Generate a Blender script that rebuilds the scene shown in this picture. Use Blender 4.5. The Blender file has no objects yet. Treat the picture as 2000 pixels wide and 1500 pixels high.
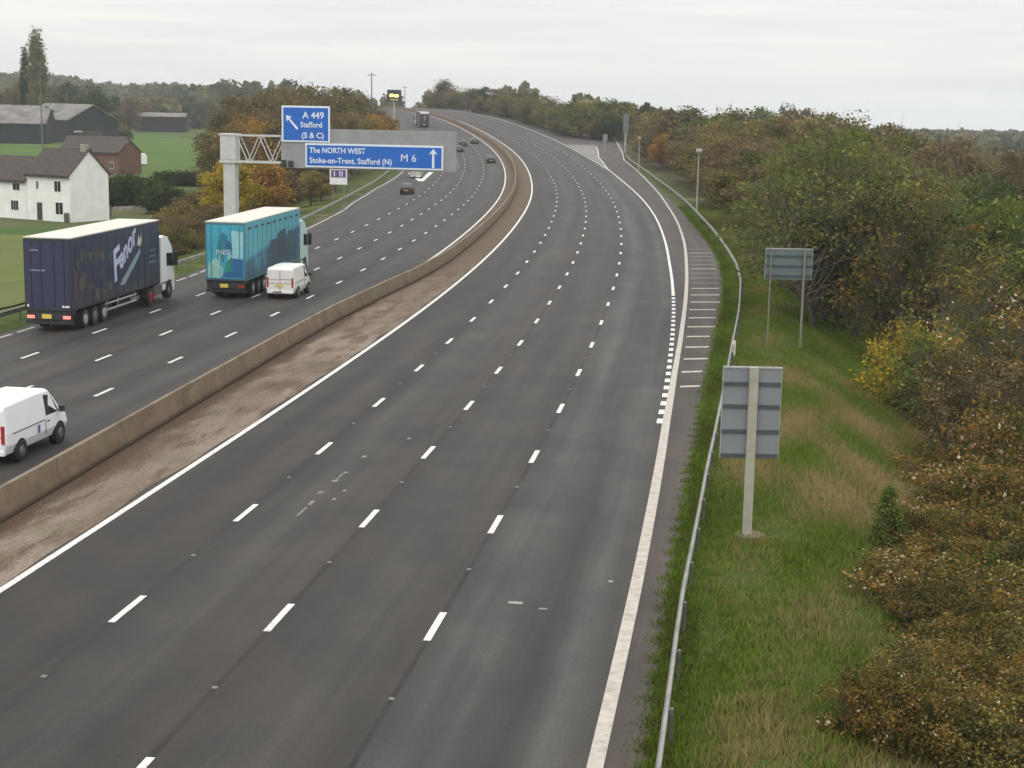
import bpy, math, random
import numpy as np
from mathutils import Matrix, Vector
random.seed(7); rng = np.random.default_rng(7)
PI = math.pi
scn = bpy.context.scene
COL = scn.collection

# ------------------------------------------------------------------ camera
FPX, CAMH, PIT, ROLL = 3069.3, 11.718, 0.17595, 0.01873
def ray(u, v):
    cr, sr = math.cos(ROLL), math.sin(ROLL); a = u-1000; b = v-750
    ux = a*cr+b*sr; vy = -a*sr+b*cr
    c, s = math.cos(PIT), math.sin(PIT); X = ux/FPX; V = vy/FPX
    d = (X, c-V*s, -s-V*c); return (d[0]/d[1], 1.0, d[2]/d[1])
def at(u, v, Y):
    d = ray(u, v); return (d[0]*Y, Y, CAMH+d[2]*Y)
def gz(u, v, z):
    d = ray(u, v); t = (z-CAMH)/d[2]; return (d[0]*t, t, z)
cam = bpy.data.cameras.new('camera'); co = bpy.data.objects.new('camera', cam); COL.objects.link(co)
cr, sr = math.cos(ROLL), math.sin(ROLL); c_, s_ = math.cos(PIT), math.sin(PIT)
up0 = Vector((0, s_, c_)); r0 = Vector((1, 0, 0)); fw = Vector((0, c_, -s_))
rr = r0*cr+up0*sr; uu = up0*cr-r0*sr; bb = -fw
M = Matrix(((rr.x, uu.x, bb.x, 0), (rr.y, uu.y, bb.y, 0), (rr.z, uu.z, bb.z, CAMH), (0, 0, 0, 1)))
co.matrix_world = M
cam.sensor_width = 36; cam.lens = FPX/2000*36; cam.clip_end = 20000; cam.clip_start = 0.5
scn.camera = co
scn.view_settings.view_transform = 'Standard'; scn.view_settings.look = 'None'
scn.view_settings.exposure = 0; scn.view_settings.gamma = 1
scn.render.resolution_x = 1024; scn.render.resolution_y = 768

# ------------------------------------------------------------------ road alignment
KN = [-40, -20, 20, 60, 100, 140, 180, 220, 260, 300, 340, 380, 430, 500, 640, 700, 5000]
KK = [-19, -19, -82, -59, -72, -53, -71, -52, -68, -90, -89, -87, -101, -101, -100, 0, 0]
ZN = [-40, 0, 20, 60, 100, 140, 180, 220, 260, 300, 340, 380, 430, 460, 560, 620, 5000]
ZK = [0, -24, -29, 21, 5, -1, 15, 22, 21, 18, 19, 15, 1, -32, -36, 0, 0]
S = np.arange(-60, 4001, 1.0); I0 = 60
_k = np.interp(S, KN, np.array(KK)*1e-5)
cs = lambda a: np.concatenate([[0], np.cumsum((a[1:]+a[:-1])/2)])
TH = cs(_k); TH += 0.14164-TH[I0]
XS = cs(np.sin(TH)); YS = cs(np.cos(TH)); XS += -5.3896-XS[I0]; YS += 33.6469-YS[I0]
_g = cs(np.interp(S, ZN, np.array(ZK)*1e-5)); _g -= _g[I0]; ZS = cs(_g); ZS -= ZS[I0]
_i = int(620+60); ZS[_i:] = ZS[_i]+(_g[_i])*0.2*np.minimum(S[_i:]-620, 200)
XF = 0.008814
def ip(s, a): return np.interp(s, S, a)
def rz(s, o): return ip(s, ZS)+XF*np.clip(o, -34, 20)
def PV(s): return np.interp(s, [-60, -5, 4, 19, 34, 52, 64, 80, 99, 141, 203, 260, 300, 338, 380], [8.85, 8.8, 8.75, 9.0, 9.35, 10.05, 10.7, 11.3, 11.65, 11.3, 12.0, 12.9, 14.8, 20.3, 26])
def LO(s): return np.interp(s, [-60, 43, 75, 90, 120, 150, 166, 196, 231, 300, 400, 480, 600], [-26.4, -26.4, -26.4, -26.9, -27.4, -28.4, -29.4, -30.1, -29.6, -29.2, -29.2, -30, -30])
def sm(x, a, b):
    t = np.clip((x-a)/(b-a), 0, 1); return t*t*(3-2*t)
def land(s, o):
    left = -2.4+1.3*sm(s, 200, 420)+3*sm(s, 500, 900)+14*sm(s, 750, 1250)*sm(-o, -150, 60)
    left = left+2.0*np.sin(s/170.+o/90.)*sm(s, 650, 1000)
    right = -4.2-1.5*sm(s, 120, 300)*sm(o, 30, 90)+3.0*sm(s, 220, 400)*(1-sm(o, 30, 160))-7*sm(s, 500, 1300)*sm(o, 60, 350)
    right = right+4.5*sm(s, 450, 900)*(1-sm(o, 120, 420))
    right = right-70*sm(s, 1800, 3200)
    return np.where(o < -10, left, right)
def G(s, o):
    """ground height"""
    r = rz(s, o); L = land(s, o)
    e = PV(s)
    wr = sm(o, e+1.2+4.5*sm(s, 45, 100), e+18.+6*sm(s, 60, 130)); wl = sm(-o, -LO(s)+2.2, -LO(s)+14)
    w = np.where(o > 0, wr, wl)
    z = r*(1-w)+L*w
    inside = (o < e-.25) & (o > LO(s)-.4)
    return np.where(inside, z-0.4, z+0.0)
def P(s, o, dz=0.0):
    t = ip(s, TH); x = ip(s, XS)+o*np.cos(t); y = ip(s, YS)-o*np.sin(t)
    return x, y, dz
def so(x, y):
    d = (XS-x)**2+(YS-y)**2; i = int(np.argmin(d)); t = TH[i]
    dx, dy = x-XS[i], y-YS[i]
    return float(S[i]+dx*math.sin(t)+dy*math.cos(t)), float(dx*math.cos(t)-dy*math.sin(t))
def gxy(x, y):
    s, o = so(x, y); return float(G(s, o))

# ------------------------------------------------------------------ materials
def newmat(name):
    m = bpy.data.materials.new(name); m.use_nodes = True
    nt = m.node_tree; return m, nt, nt.nodes, nt.links, nt.nodes['Principled BSDF']
def c3(c): return (c[0], c[1], c[2], 1)
def plain(name, col, rough=0.6, metal=0.0, noise=0.12, nscale=3.0, spec=0.5, emit=None, bump=0.0):
    m, nt, N, Lk, b = newmat(name)
    b.inputs['Roughness'].default_value = rough; b.inputs['Metallic'].default_value = metal
    b.inputs['Specular IOR Level'].default_value = spec
    tc = N.new('ShaderNodeTexCoord'); no = N.new('ShaderNodeTexNoise'); no.inputs['Scale'].default_value = nscale
    no.inputs['Detail'].default_value = 5
    Lk.new(tc.outputs['Object'], no.inputs['Vector'])
    mr = N.new('ShaderNodeMapRange'); mr.inputs[1].default_value = .3; mr.inputs[2].default_value = .7
    mr.inputs[3].default_value = 1-noise; mr.inputs[4].default_value = 1+noise
    Lk.new(no.outputs['Fac'], mr.inputs[0])
    vm = N.new('ShaderNodeVectorMath'); vm.operation = 'SCALE'; vm.inputs[0].default_value = col[:3]
    Lk.new(mr.outputs[0], vm.inputs['Scale']); Lk.new(vm.outputs[0], b.inputs['Base Color'])
    if bump:
        bp = N.new('ShaderNodeBump'); bp.inputs['Strength'].default_value = bump
        Lk.new(no.outputs['Fac'], bp.inputs['Height']); Lk.new(bp.outputs[0], b.inputs['Normal'])
    if emit:
        b.inputs['Emission Color'].default_value = c3(col); b.inputs['Emission Strength'].default_value = emit
    return m
def ramp(N, stops, interp='LINEAR'):
    r = N.new('ShaderNodeValToRGB'); r.color_ramp.interpolation = interp
    e = r.color_ramp.elements
    while len(e) < len(stops): e.new(0.5)
    for i, (p, c) in enumerate(stops): e[i].position = p; e[i].color = c3(c)
    return r
def mixc(N, Lk, a, b, f, mode='MIX'):
    m = N.new('ShaderNodeMix'); m.data_type = 'RGBA'; m.blend_type = mode; m.clamp_factor = True
    for sock, v in ((m.inputs[6], a), (m.inputs[7], b), (m.inputs[0], f)):
        if isinstance(v, (int, float)): sock.default_value = v
        elif isinstance(v, tuple): sock.default_value = c3(v)
        else: Lk.new(v, sock)
    return m.outputs[2]
def noise(N, Lk, vec, scale, detail=4, rough=.55, sx=(1, 1, 1)):
    mp = N.new('ShaderNodeMapping'); mp.inputs['Scale'].default_value = sx; Lk.new(vec, mp.inputs['Vector'])
    n = N.new('ShaderNodeTexNoise'); n.inputs['Scale'].default_value = scale; n.inputs['Detail'].default_value = detail
    n.inputs['Roughness'].default_value = rough; Lk.new(mp.outputs[0], n.inputs['Vector']); return n.outputs['Fac']
def mrange(N, Lk, v, a, b, c=0., d=1.):
    m = N.new('ShaderNodeMapRange'); m.inputs[1].default_value = a; m.inputs[2].default_value = b
    m.inputs[3].default_value = c; m.inputs[4].default_value = d; Lk.new(v, m.inputs[0]); return m.outputs[0]

def asphalt(name, omin, omax, stops, joints=()):
    """UV = (s, o) in metres; tone varies across the lanes, streaks run along the road"""
    m, nt, N, Lk, b = newmat(name)
    uv = N.new('ShaderNodeUVMap'); sep = N.new('ShaderNodeSeparateXYZ'); Lk.new(uv.outputs[0], sep.inputs[0])
    wob = noise(N, Lk, uv.outputs[0], .06, 2)
    ad = N.new('ShaderNodeMath'); ad.operation = 'MULTIPLY_ADD'; Lk.new(wob, ad.inputs[0]); ad.inputs[1].default_value = .7; ad.inputs[2].default_value = -.35
    a2 = N.new('ShaderNodeMath'); a2.operation = 'ADD'; Lk.new(sep.outputs[1], a2.inputs[0]); Lk.new(ad.outputs[0], a2.inputs[1])
    t = mrange(N, Lk, a2.outputs[0], omin, omax)
    r = ramp(N, [((o-omin)/(omax-omin), c) for o, c in stops]); Lk.new(t, r.inputs[0])
    col = r.outputs[0]
    st = noise(N, Lk, uv.outputs[0], 1.0, 5, .6, (.025, .9, 1))
    col = mixc(N, Lk, col, mixc(N, Lk, (.66, .66, .65), (1.34, 1.31, 1.28), mrange(N, Lk, st, .32, .68)), 1.0, 'MULTIPLY')
    pt = noise(N, Lk, uv.outputs[0], .22, 4, .6, (1, 1.6, 1))
    col = mixc(N, Lk, col, mixc(N, Lk, (.76, .80, .80), (1.24, 1.16, 1.12), mrange(N, Lk, pt, .36, .64)), 1.0, 'MULTIPLY')
    gr = noise(N, Lk, uv.outputs[0], 16, 3, .7)
    col = mixc(N, Lk, col, mixc(N, Lk, (.75, .75, .75), (1.25, 1.25, 1.25), mrange(N, Lk, gr, .3, .7)), 1.0, 'MULTIPLY')
    for jo, jw, js in joints:
        d = N.new('ShaderNodeMath'); d.operation = 'SUBTRACT'; Lk.new(sep.outputs[1], d.inputs[0]); d.inputs[1].default_value = jo
        a = N.new('ShaderNodeMath'); a.operation = 'ABSOLUTE'; Lk.new(d.outputs[0], a.inputs[0])
        f = mrange(N, Lk, a.outputs[0], jw, jw*.4, 0, 1)
        br = noise(N, Lk, uv.outputs[0], .35, 3, .6, (1, .05, 1))
        mu = N.new('ShaderNodeMath'); mu.operation = 'MULTIPLY'; Lk.new(f, mu.inputs[0]); Lk.new(mrange(N, Lk, br, .35, .6, .15, js), mu.inputs[1])
        col = mixc(N, Lk, col, (.018, .017, .016), mu.outputs[0])
    # long crack-sealing stains
    cs_ = noise(N, Lk, uv.outputs[0], .5, 4, .7, (.12, 1.1, 1))
    col = mixc(N, Lk, col, (.024, .022, .021), mrange(N, Lk, cs_, .62, .74, 0, .65))
    col = mixc(N, Lk, col, (.465, .46, .44), 1.0, 'MULTIPLY')
    Lk.new(col, b.inputs['Base Color']); b.inputs['Roughness'].default_value = .74; b.inputs['Specular IOR Level'].default_value = .34
    bp = N.new('ShaderNodeBump'); bp.inputs['Strength'].default_value = .25; bp.inputs['Distance'].default_value = .02
    Lk.new(gr, bp.inputs['Height']); Lk.new(bp.outputs[0], b.inputs['Normal'])
    return m
def groundmat(name, kind):
    m, nt, N, Lk, b = newmat(name)
    uv = N.new('ShaderNodeUVMap').outputs[0]
    n1 = noise(N, Lk, uv, .16, 5, .6); n2 = noise(N, Lk, uv, 1.3, 5, .65); n3 = noise(N, Lk, uv, .035, 3); n4 = noise(N, Lk, uv, 9, 3)
    if kind == 'verge':
        g = mixc(N, Lk, (.042, .064, .013), (.072, .10, .022), mrange(N, Lk, n2, .3, .7))
        sep = N.new('ShaderNodeSeparateXYZ'); Lk.new(uv, sep.inputs[0])
        bias0 = mrange(N, Lk, sep.outputs[1], 12.5, 15.5, -.1, .14); fade = mrange(N, Lk, sep.outputs[0], 34, 48, 1, 0)
        bm = N.new('ShaderNodeMath'); bm.operation = 'MULTIPLY_ADD'; Lk.new(bias0, bm.inputs[0]); Lk.new(fade, bm.inputs[1]); bm.inputs[2].default_value = -.02; bias = bm.outputs[0]
        sb = N.new('ShaderNodeMath'); sb.operation = 'ADD'; Lk.new(n1, sb.inputs[0]); Lk.new(bias, sb.inputs[1])
        g = mixc(N, Lk, g, (.17, .14, .06), mrange(N, Lk, sb.outputs[0], .50, .66))
        g = mixc(N, Lk, g, (.055, .047, .026), mrange(N, Lk, n2, .56, .7, 0, .7))
        sp = noise(N, Lk, uv, .05, 2)
        wood = mixc(N, Lk, (.040, .036, .018), (.085, .068, .034), mrange(N, Lk, n1, .35, .65))
        sh = mrange(N, Lk, sep.outputs[0], 85, 150, 0, 8.5); sa = N.new('ShaderNodeMath'); sa.operation = 'ADD'; Lk.new(sh, sa.inputs[0]); Lk.new(sep.outputs[1], sa.inputs[1]); fr = mrange(N, Lk, sa.outputs[0], 22.3, 25); fl = mrange(N, Lk, sep.outputs[1], -36, -42)
        g = mixc(N, Lk, g, wood, fr)
        grl = mixc(N, Lk, (.05, .10, .02), (.10, .10, .045), mrange(N, Lk, n3, .4, .6))
        g = mixc(N, Lk, g, grl, fl)
    elif kind == 'field':
        g = mixc(N, Lk, (.055, .105, .022), (.095, .145, .034), mrange(N, Lk, noise(N, Lk, uv, .06, 5, .7), .35, .65))
        g = mixc(N, Lk, g, (.075, .075, .035), mrange(N, Lk, noise(N, Lk, uv, .35, 5, .7, (.3, 1, 1)), .55, .7, 0, .6))
        g = mixc(N, Lk, g, (.10, .12, .04), mrange(N, Lk, n1, .55, .75, 0, .6))
    elif kind == 'lawn':
        g = mixc(N, Lk, (.085, .12, .028), (.13, .15, .045), mrange(N, Lk, n1, .3, .7)); g = mixc(N, Lk, g, (.15, .13, .06), mrange(N, Lk, n3, .5, .7, 0, .6))
    elif kind == 'dirt':
        g = mixc(N, Lk, (.14, .108, .080), (.235, .192, .150), mrange(N, Lk, noise(N, Lk, uv, .5, 5, .65, (.25, 1, 1)), .35, .65))
        sep = N.new('ShaderNodeSeparateXYZ'); Lk.new(uv, sep.inputs[0])
        g = mixc(N, Lk, g, (.105, .068, .045), mrange(N, Lk, noise(N, Lk, uv, .7, 4, .6, (.35, 1.3, 1)), .50, .61, 0, .78))
        nearb = N.new('ShaderNodeMath'); nearb.operation = 'MULTIPLY_ADD'; Lk.new(noise(N, Lk, uv, .45, 4, .6, (.6, 1, 1)), nearb.inputs[0]); nearb.inputs[1].default_value = 1.6; nearb.inputs[2].default_value = -.8
        ob = N.new('ShaderNodeMath'); ob.operation = 'ADD'; Lk.new(sep.outputs[1], ob.inputs[0]); Lk.new(nearb.outputs[0], ob.inputs[1])
        # soil washed against the barrier foot, drifting with it
        sl = N.new('ShaderNodeMath'); sl.operation = 'MULTIPLY_ADD'; Lk.new(sep.outputs[0], sl.inputs[0]); sl.inputs[1].default_value = .022; Lk.new(ob.outputs[0], sl.inputs[2])
        g = mixc(N, Lk, g, (.082, .055, .036), mrange(N, Lk, sl.outputs[0], -9.1, -9.5, 0, .85))
        far = mrange(N, Lk, sep.outputs[0], 45, 100)
        g = mixc(N, Lk, g, (.125, .092, .066), far)
        g = mixc(N, Lk, g, (.085, .085, .04), mrange(N, Lk, noise(N, Lk, uv, .3, 4, .6), .55, .7, 0, .5))
    elif kind == 'yard':
        g = mixc(N, Lk, (.14, .13, .11), (.22, .2, .17), mrange(N, Lk, n1, .3, .7))
    g = mixc(N, Lk, g, mixc(N, Lk, (.72, .72, .72), (1.28, 1.28, 1.28), mrange(N, Lk, n4, .3, .7)), 1., 'MULTIPLY')
    Lk.new(g, b.inputs['Base Color']); b.inputs['Roughness'].default_value = .95; b.inputs['Specular IOR Level'].default_value = .1
    bp = N.new('ShaderNodeBump'); bp.inputs['Strength'].default_value = .6; bp.inputs['Distance'].default_value = .12
    Lk.new(n4, bp.inputs['Height']); Lk.new(bp.outputs[0], b.inputs['Normal'])
    return m
GAIN = {'brown_autumn_leaves': 1.38, 'green_leaves': 1.55, 'dark_green_leaves': 1.15, 'orange_leaves': 1.4, 'yellow_leaves': 1.35, 'thinning_green_brown_leaves': 1.2, 'grass_blades': 1.1, 'olive_thinning_leaves': 1.42, 'mixed_autumn_leaves': 1.18, 'bright_green_leaves': 1.15, 'poplar_leaves': 1.35, 'distant_green_woodland': 1.1}
def leafmat(name, stops, trans=.30):
    g_ = GAIN.get(name, 1.0); stops = [(a, tuple(min(.8, v*g_) for v in c)) for a, c in stops]
    m, nt, N, Lk, b = newmat(name); N.remove(b)
    out = N['Material Output']
    at_ = N.new('ShaderNodeAttribute'); at_.attribute_name = 'tint'
    oi = N.new('ShaderNodeObjectInfo')
    ad = N.new('ShaderNodeMath'); ad.operation = 'MULTIPLY_ADD'; Lk.new(oi.outputs['Random'], ad.inputs[0]); ad.inputs[1].default_value = .3; ad.inputs[2].default_value = -.15
    a2 = N.new('ShaderNodeMath'); a2.operation = 'ADD'; Lk.new(at_.outputs['Fac'], a2.inputs[0]); Lk.new(ad.outputs[0], a2.inputs[1])
    r = ramp(N, stops); Lk.new(a2.outputs[0], r.inputs[0])
    d = N.new('ShaderNodeBsdfDiffuse'); t = N.new('ShaderNodeBsdfTranslucent'); mx = N.new('ShaderNodeMixShader'); mx.inputs[0].default_value = trans
    Lk.new(r.outputs[0], d.inputs[0]); Lk.new(r.outputs[0], t.inputs[0]); Lk.new(d.outputs[0], mx.inputs[1]); Lk.new(t.outputs[0], mx.inputs[2])
    Lk.new(mx.outputs[0], out.inputs['Surface']); return m

MT = {}
MT['paint'] = plain('white_road_paint', (.60, .59, .55), .7, noise=.22, nscale=5)
def wear(m, lo, hi, amt):
    nt = m.node_tree; N = nt.nodes; Lk = nt.links; b = N['Principled BSDF']; src = b.inputs['Base Color'].links[0].from_socket
    tc = N.new('ShaderNodeTexCoord'); f = noise(N, Lk, tc.outputs['Object'], 9, 5, .75)
    Lk.new(mixc(N, Lk, src, (.06, .055, .05), mrange(N, Lk, f, lo, hi, 0, amt)), b.inputs['Base Color'])
wear(MT['paint'], .56, .68, .75)
MT['dirtypaint'] = plain('worn_road_paint', (.41, .375, .325), .75, noise=.2, nscale=4)
wear(MT['dirtypaint'], .56, .70, .6)
MT['faintpaint'] = plain('faded_road_paint', (.20, .185, .16), .8, noise=.4, nscale=3)
MT['rail'] = plain('dull_weathered_rail', (.26, .26, .235), .65, .15, .25, 2)
MT['galv'] = plain('galvanised_steel', (.42, .43, .41), .45, .35, .2, 1.2)
MT['galvdark'] = plain('weathered_steel_post', (.12, .12, .11), .6, .3)
MT['conc'] = plain('concrete', (.32, .29, .25), .9, noise=.25, nscale=1.5, bump=.3)
MT['greyplate'] = plain('grey_sign_back', (.225, .245, .258), .5, .2, .06, 2)
MT['greenplate'] = plain('dull_green_sign_back', (.115, .155, .15), .6, .1, .08, 2)
MT['hazypanel'] = plain('hazy_panel', (.13, .15, .15), .7)
MT['greyboard'] = plain('grey_backing_board', (.27, .275, .27), .7, 0, .10, 1.2)
MT['signblue'] = plain('motorway_blue', (.006, .115, .48), .4, noise=.06)
MT['white'] = plain('white_gloss_paint', (.78, .78, .76), .3, noise=.05, nscale=1)
MT['signwhite'] = plain('reflective_white', (.70, .76, .80), .4, noise=.03)
MT['black'] = plain('black_rubber', (.018, .018, .018), .8)
MT['dark'] = plain('dark_plastic', (.028, .029, .031), .5)
MT['glass'] = plain('tinted_glass', (.018, .025, .022), .08, noise=0, spec=.8)
MT['rim'] = plain('alloy_rim', (.22, .22, .22), .4, .6)
MT['cream'] = plain('translucent_trailer_roof', (.56, .54, .47), .6, noise=.06, nscale=.6)
MT['redlamp'] = plain('red_lamp_lens', (.35, .02, .02), .3)
MT['redlit'] = plain('lit_red_lamp', (1., .25, .2), .3, emit=.9)
MT['yellowplate'] = plain('yellow_number_plate', (.70, .55, .10), .5)
MT['render'] = plain('white_render', (.80, .80, .76), .85, noise=.07, nscale=.8)
MT['slate'] = plain('brown_roof_tiles', (.060, .048, .040), .9, noise=.3, nscale=2.5, bump=.4)
MT['brick'] = plain('red_brick', (.15, .078, .055), .9, noise=.25, nscale=3)
MT['barnwall'] = plain('dark_barn_cladding', (.018, .023, .025), .8, noise=.2, nscale=.5)
MT['barnroof'] = plain('fibre_cement_roof', (.17, .16, .145), .9, noise=.45, nscale=.25)
MT['drabpost'] = plain('drab_post', (.20, .19, .155), .7)
MT['bark'] = plain('bark', (.095, .078, .06), .95, noise=.35, nscale=4)
MT['wood'] = plain('weathered_timber', (.13, .12, .10), .9, noise=.25, nscale=3)
MT['amber'] = plain('lit_amber_display', (1., .80, .25), .5, emit=1.6)
MT['purple'] = plain('purple_sign_face', (.12, .055, .20), .5)
MT['palepost'] = plain('pale_sign_post', (.34, .335, .27), .6, noise=.12)
# leaves
MT['l_brown'] = leafmat('brown_autumn_leaves', [(0, (.055, .042, .026)), (.35, (.10, .078, .043)), (.6, (.135, .10, .05)), (.85, (.165, .13, .058)), (1, (.13, .13, .05))])
MT['l_green'] = leafmat('green_leaves', [(0, (.032, .048, .014)), (.4, (.06, .085, .022)), (.75, (.10, .125, .032)), (1, (.16, .155, .045))])
MT['l_dark'] = leafmat('dark_green_leaves', [(0, (.018, .032, .012)), (.5, (.035, .055, .02)), (1, (.065, .085, .03))])
MT['l_orange'] = leafmat('orange_leaves', [(0, (.085, .055, .022)), (.4, (.20, .115, .03)), (.75, (.32, .18, .035)), (1, (.40, .25, .05))])
MT['l_yellow'] = leafmat('yellow_leaves', [(0, (.09, .075, .018)), (.4, (.19, .15, .025)), (.8, (.32, .24, .03)), (1, (.40, .30, .05))])
MT['l_olive'] = leafmat('olive_thinning_leaves', [(0, (.05, .042, .02)), (.35, (.085, .075, .03)), (.6, (.12, .115, .035)), (.85, (.20, .17, .045)), (1, (.30, .20, .07))])
MT['l_mixed'] = leafmat('mixed_autumn_leaves', [(0, (.03, .032, .014)), (.25, (.055, .062, .018)), (.45, (.095, .09, .024)), (.62, (.16, .10, .028)), (.8, (.215, .125, .038)), (.93, (.27, .19, .07)), (1, (.50, .42, .30))])
MT['l_far'] = leafmat('distant_woodland', [(0, (.05, .055, .028)), (.4, (.085, .088, .042)), (.7, (.12, .105, .05)), (1, (.16, .12, .055))])
MT['l_farg'] = leafmat('distant_green_woodland', [(0, (.055, .075, .04)), (.4, (.10, .12, .06)), (.75, (.15, .155, .08)), (1, (.19, .16, .09))])
MT['l_bright'] = leafmat('bright_green_leaves', [(0, (.06, .085, .018)), (.5, (.10, .14, .03)), (1, (.17, .20, .05))])
MT['l_bigtree'] = leafmat('thinning_green_brown_leaves', [(0, (.085, .072, .045)), (.35, (.10, .095, .045)), (.6, (.115, .135, .042)), (.85, (.16, .175, .05)), (1, (.24, .21, .07))])
MT['l_poplar'] = leafmat('poplar_leaves', [(0, (.09, .095, .045)), (.5, (.15, .155, .065)), (1, (.25, .22, .08))])
MT['blade'] = leafmat('grass_blades', [(0, (.065, .06, .022)), (.25, (.080, .112, .016)), (.47, (.11, .185, .022)), (.65, (.17, .17, .05)), (1, (.30, .235, .11))], .3)

# ------------------------------------------------------------------ mesh helpers
def mesh_np(name, V, F, mat=None, tint=None, uv=None, smooth=False):
    """V (n,3) array, F (m,4) or (m,3) int array"""
    V = np.asarray(V, dtype=np.float32); F = np.asarray(F, dtype=np.int32); k = F.shape[1]
    me = bpy.data.meshes.new(name); me.vertices.add(len(V)); me.vertices.foreach_set('co', V.ravel())
    me.loops.add(F.size); me.loops.foreach_set('vertex_index', F.ravel())
    me.polygons.add(len(F)); me.polygons.foreach_set('loop_start', np.arange(0, F.size, k, dtype=np.int32))
    if mat: me.materials.append(mat)
    if uv is not None:
        l = me.uv_layers.new(name='UVMap'); l.data.foreach_set('uv', np.asarray(uv, dtype=np.float32)[F.ravel()].ravel())
    if tint is not None:
        a = me.attributes.new('tint', 'FLOAT', 'FACE'); a.data.foreach_set('value', np.asarray(tint, dtype=np.float32))
    me.update(calc_edges=True)
    if smooth: me.polygons.foreach_set('use_smooth', np.ones(len(F), dtype=bool))
    return me
class MB:
    def __init__(s): s.v = []; s.f = []
    def poly(s, pts, faces):
        b = len(s.v); s.v += [tuple(p) for p in pts]; s.f += [tuple(b+i for i in f) for f in faces]; return s
    def box(s, x0, x1, y0, y1, z0, z1):
        return s.poly([(x0, y0, z0), (x1, y0, z0), (x1, y1, z0), (x0, y1, z0), (x0, y0, z1), (x1, y0, z1), (x1, y1, z1), (x0, y1, z1)],
                      [(0, 3, 2, 1), (4, 5, 6, 7), (0, 1, 5, 4), (1, 2, 6, 5), (2, 3, 7, 6), (3, 0, 4, 7)])
    def cyl(s, c, r, axis, h, n=14, r2=None):
        """cylinder centred at c along axis, length h"""
        r2 = r if r2 is None else r2; pts = []
        for k, (rad, t) in enumerate(((r, -h/2), (r2, h/2))):
            for i in range(n):
                a = 2*PI*i/n; p = [0, 0, 0]; ax = 'xyz'.index(axis); p[ax] = t; p[(ax+1) % 3] = rad*math.cos(a); p[(ax+2) % 3] = rad*math.sin(a)
                pts.append((c[0]+p[0], c[1]+p[1], c[2]+p[2]))
        f = [(i, (i+1) % n, n+(i+1) % n, n+i) for i in range(n)]+[tuple(range(n))[::-1], tuple(range(n, 2*n))]
        return s.poly(pts, f)
    def bar(s, a, b, w, h=None):
        a = Vector(a); b = Vector(b); h = h or w; d = (b-a).normalized(); u = Vector((0, 0, 1)) if abs(d.z) < .95 else Vector((0, 1, 0))
        r = d.cross(u).normalized()*w/2; t = r.cross(d).normalized()*h/2
        pts = [p+q for p in (a, b) for q in (r+t, -r+t, -r-t, r-t)]
        return s.poly(pts, [(0, 1, 2, 3), (7, 6, 5, 4), (0, 4, 5, 1), (1, 5, 6, 2), (2, 6, 7, 3), (3, 7, 4, 0)])
    def prism(s, prof, y0, y1):
        """profile (x,z) extruded along y"""
        n = len(prof)
        return s.poly([(x, y0, z) for x, z in prof]+[(x, y1, z) for x, z in prof], [tuple(range(n)), tuple(range(2*n-1, n-1, -1))]+[(i, n+i, n+(i+1) % n, (i+1) % n) for i in range(n)])
    def build(s, name, mat, parent=None, bevel=0, smooth=False):
        me = bpy.data.meshes.new(name); me.from_pydata(s.v, [], s.f); me.materials.append(mat); me.validate(); me.update()
        if smooth: me.polygons.foreach_set('use_smooth', np.ones(len(me.polygons), dtype=bool))
        o = bpy.data.objects.new(name, me); COL.objects.link(o); o.parent = parent
        if bevel:
            b = o.modifiers.new('bevel', 'BEVEL'); b.width = bevel; b.segments = 2; b.limit_method = 'ANGLE'
        return o
def link(name, me, parent=None, loc=None):
    o = bpy.data.objects.new(name, me); COL.objects.link(o); o.parent = parent
    if loc: o.location = loc
    return o
def tag(o, label=None, cat=None, group=None, kind=None):
    if label: o['label'] = label
    if cat: o['category'] = cat
    if group: o['group'] = group
    if kind: o['kind'] = kind
    return o
def empty(name, loc, rz_=0, label=None, cat=None, group=None):
    o = bpy.data.objects.new(name, None); COL.objects.link(o); o.location = loc; o.rotation_euler = (0, 0, rz_)
    o.empty_display_size = .3
    return tag(o, label, cat, group)
def copy_tree(o, parent=None):
    c = o.copy(); COL.objects.link(c); c.parent = parent
    for ch in [x for x in KIDS.get(o.name, [])]: copy_tree(ch, c)
    return c
KIDS = {}
def strip(name, ss, osL, osR, dz, mat, kind='structure', n=1, zf=None):
    """sheet between offsets osL(s), osR(s) along s"""
    ss = np.asarray(ss, float); V = []; UV = []
    for j in range(n+1):
        o = osL+(osR-osL)*j/n if not callable(osL) else osL(ss)+(osR(ss)-osL(ss))*j/n
        o = np.broadcast_to(o, ss.shape)
        x, y, _ = P(ss, o); z = (rz(ss, o) if zf is None else zf(ss, o))+dz
        V.append(np.stack([x, y, z], 1)); UV.append(np.stack([ss, o], 1))
    m = len(ss); V = np.concatenate(V); UV = np.concatenate(UV); F = []
    for j in range(n):
        a = j*m+np.arange(m-1); F.append(np.stack([a, a+m, a+m+1, a+1], 1))
    me = mesh_np(name, V, np.concatenate(F)[:, ::1], mat, uv=UV)
    o = link(name, me)
    if kind: tag(o, kind=kind)
    return o
f_ = lambda v: (lambda s: np.full(np.shape(s), float(v)))

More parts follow.
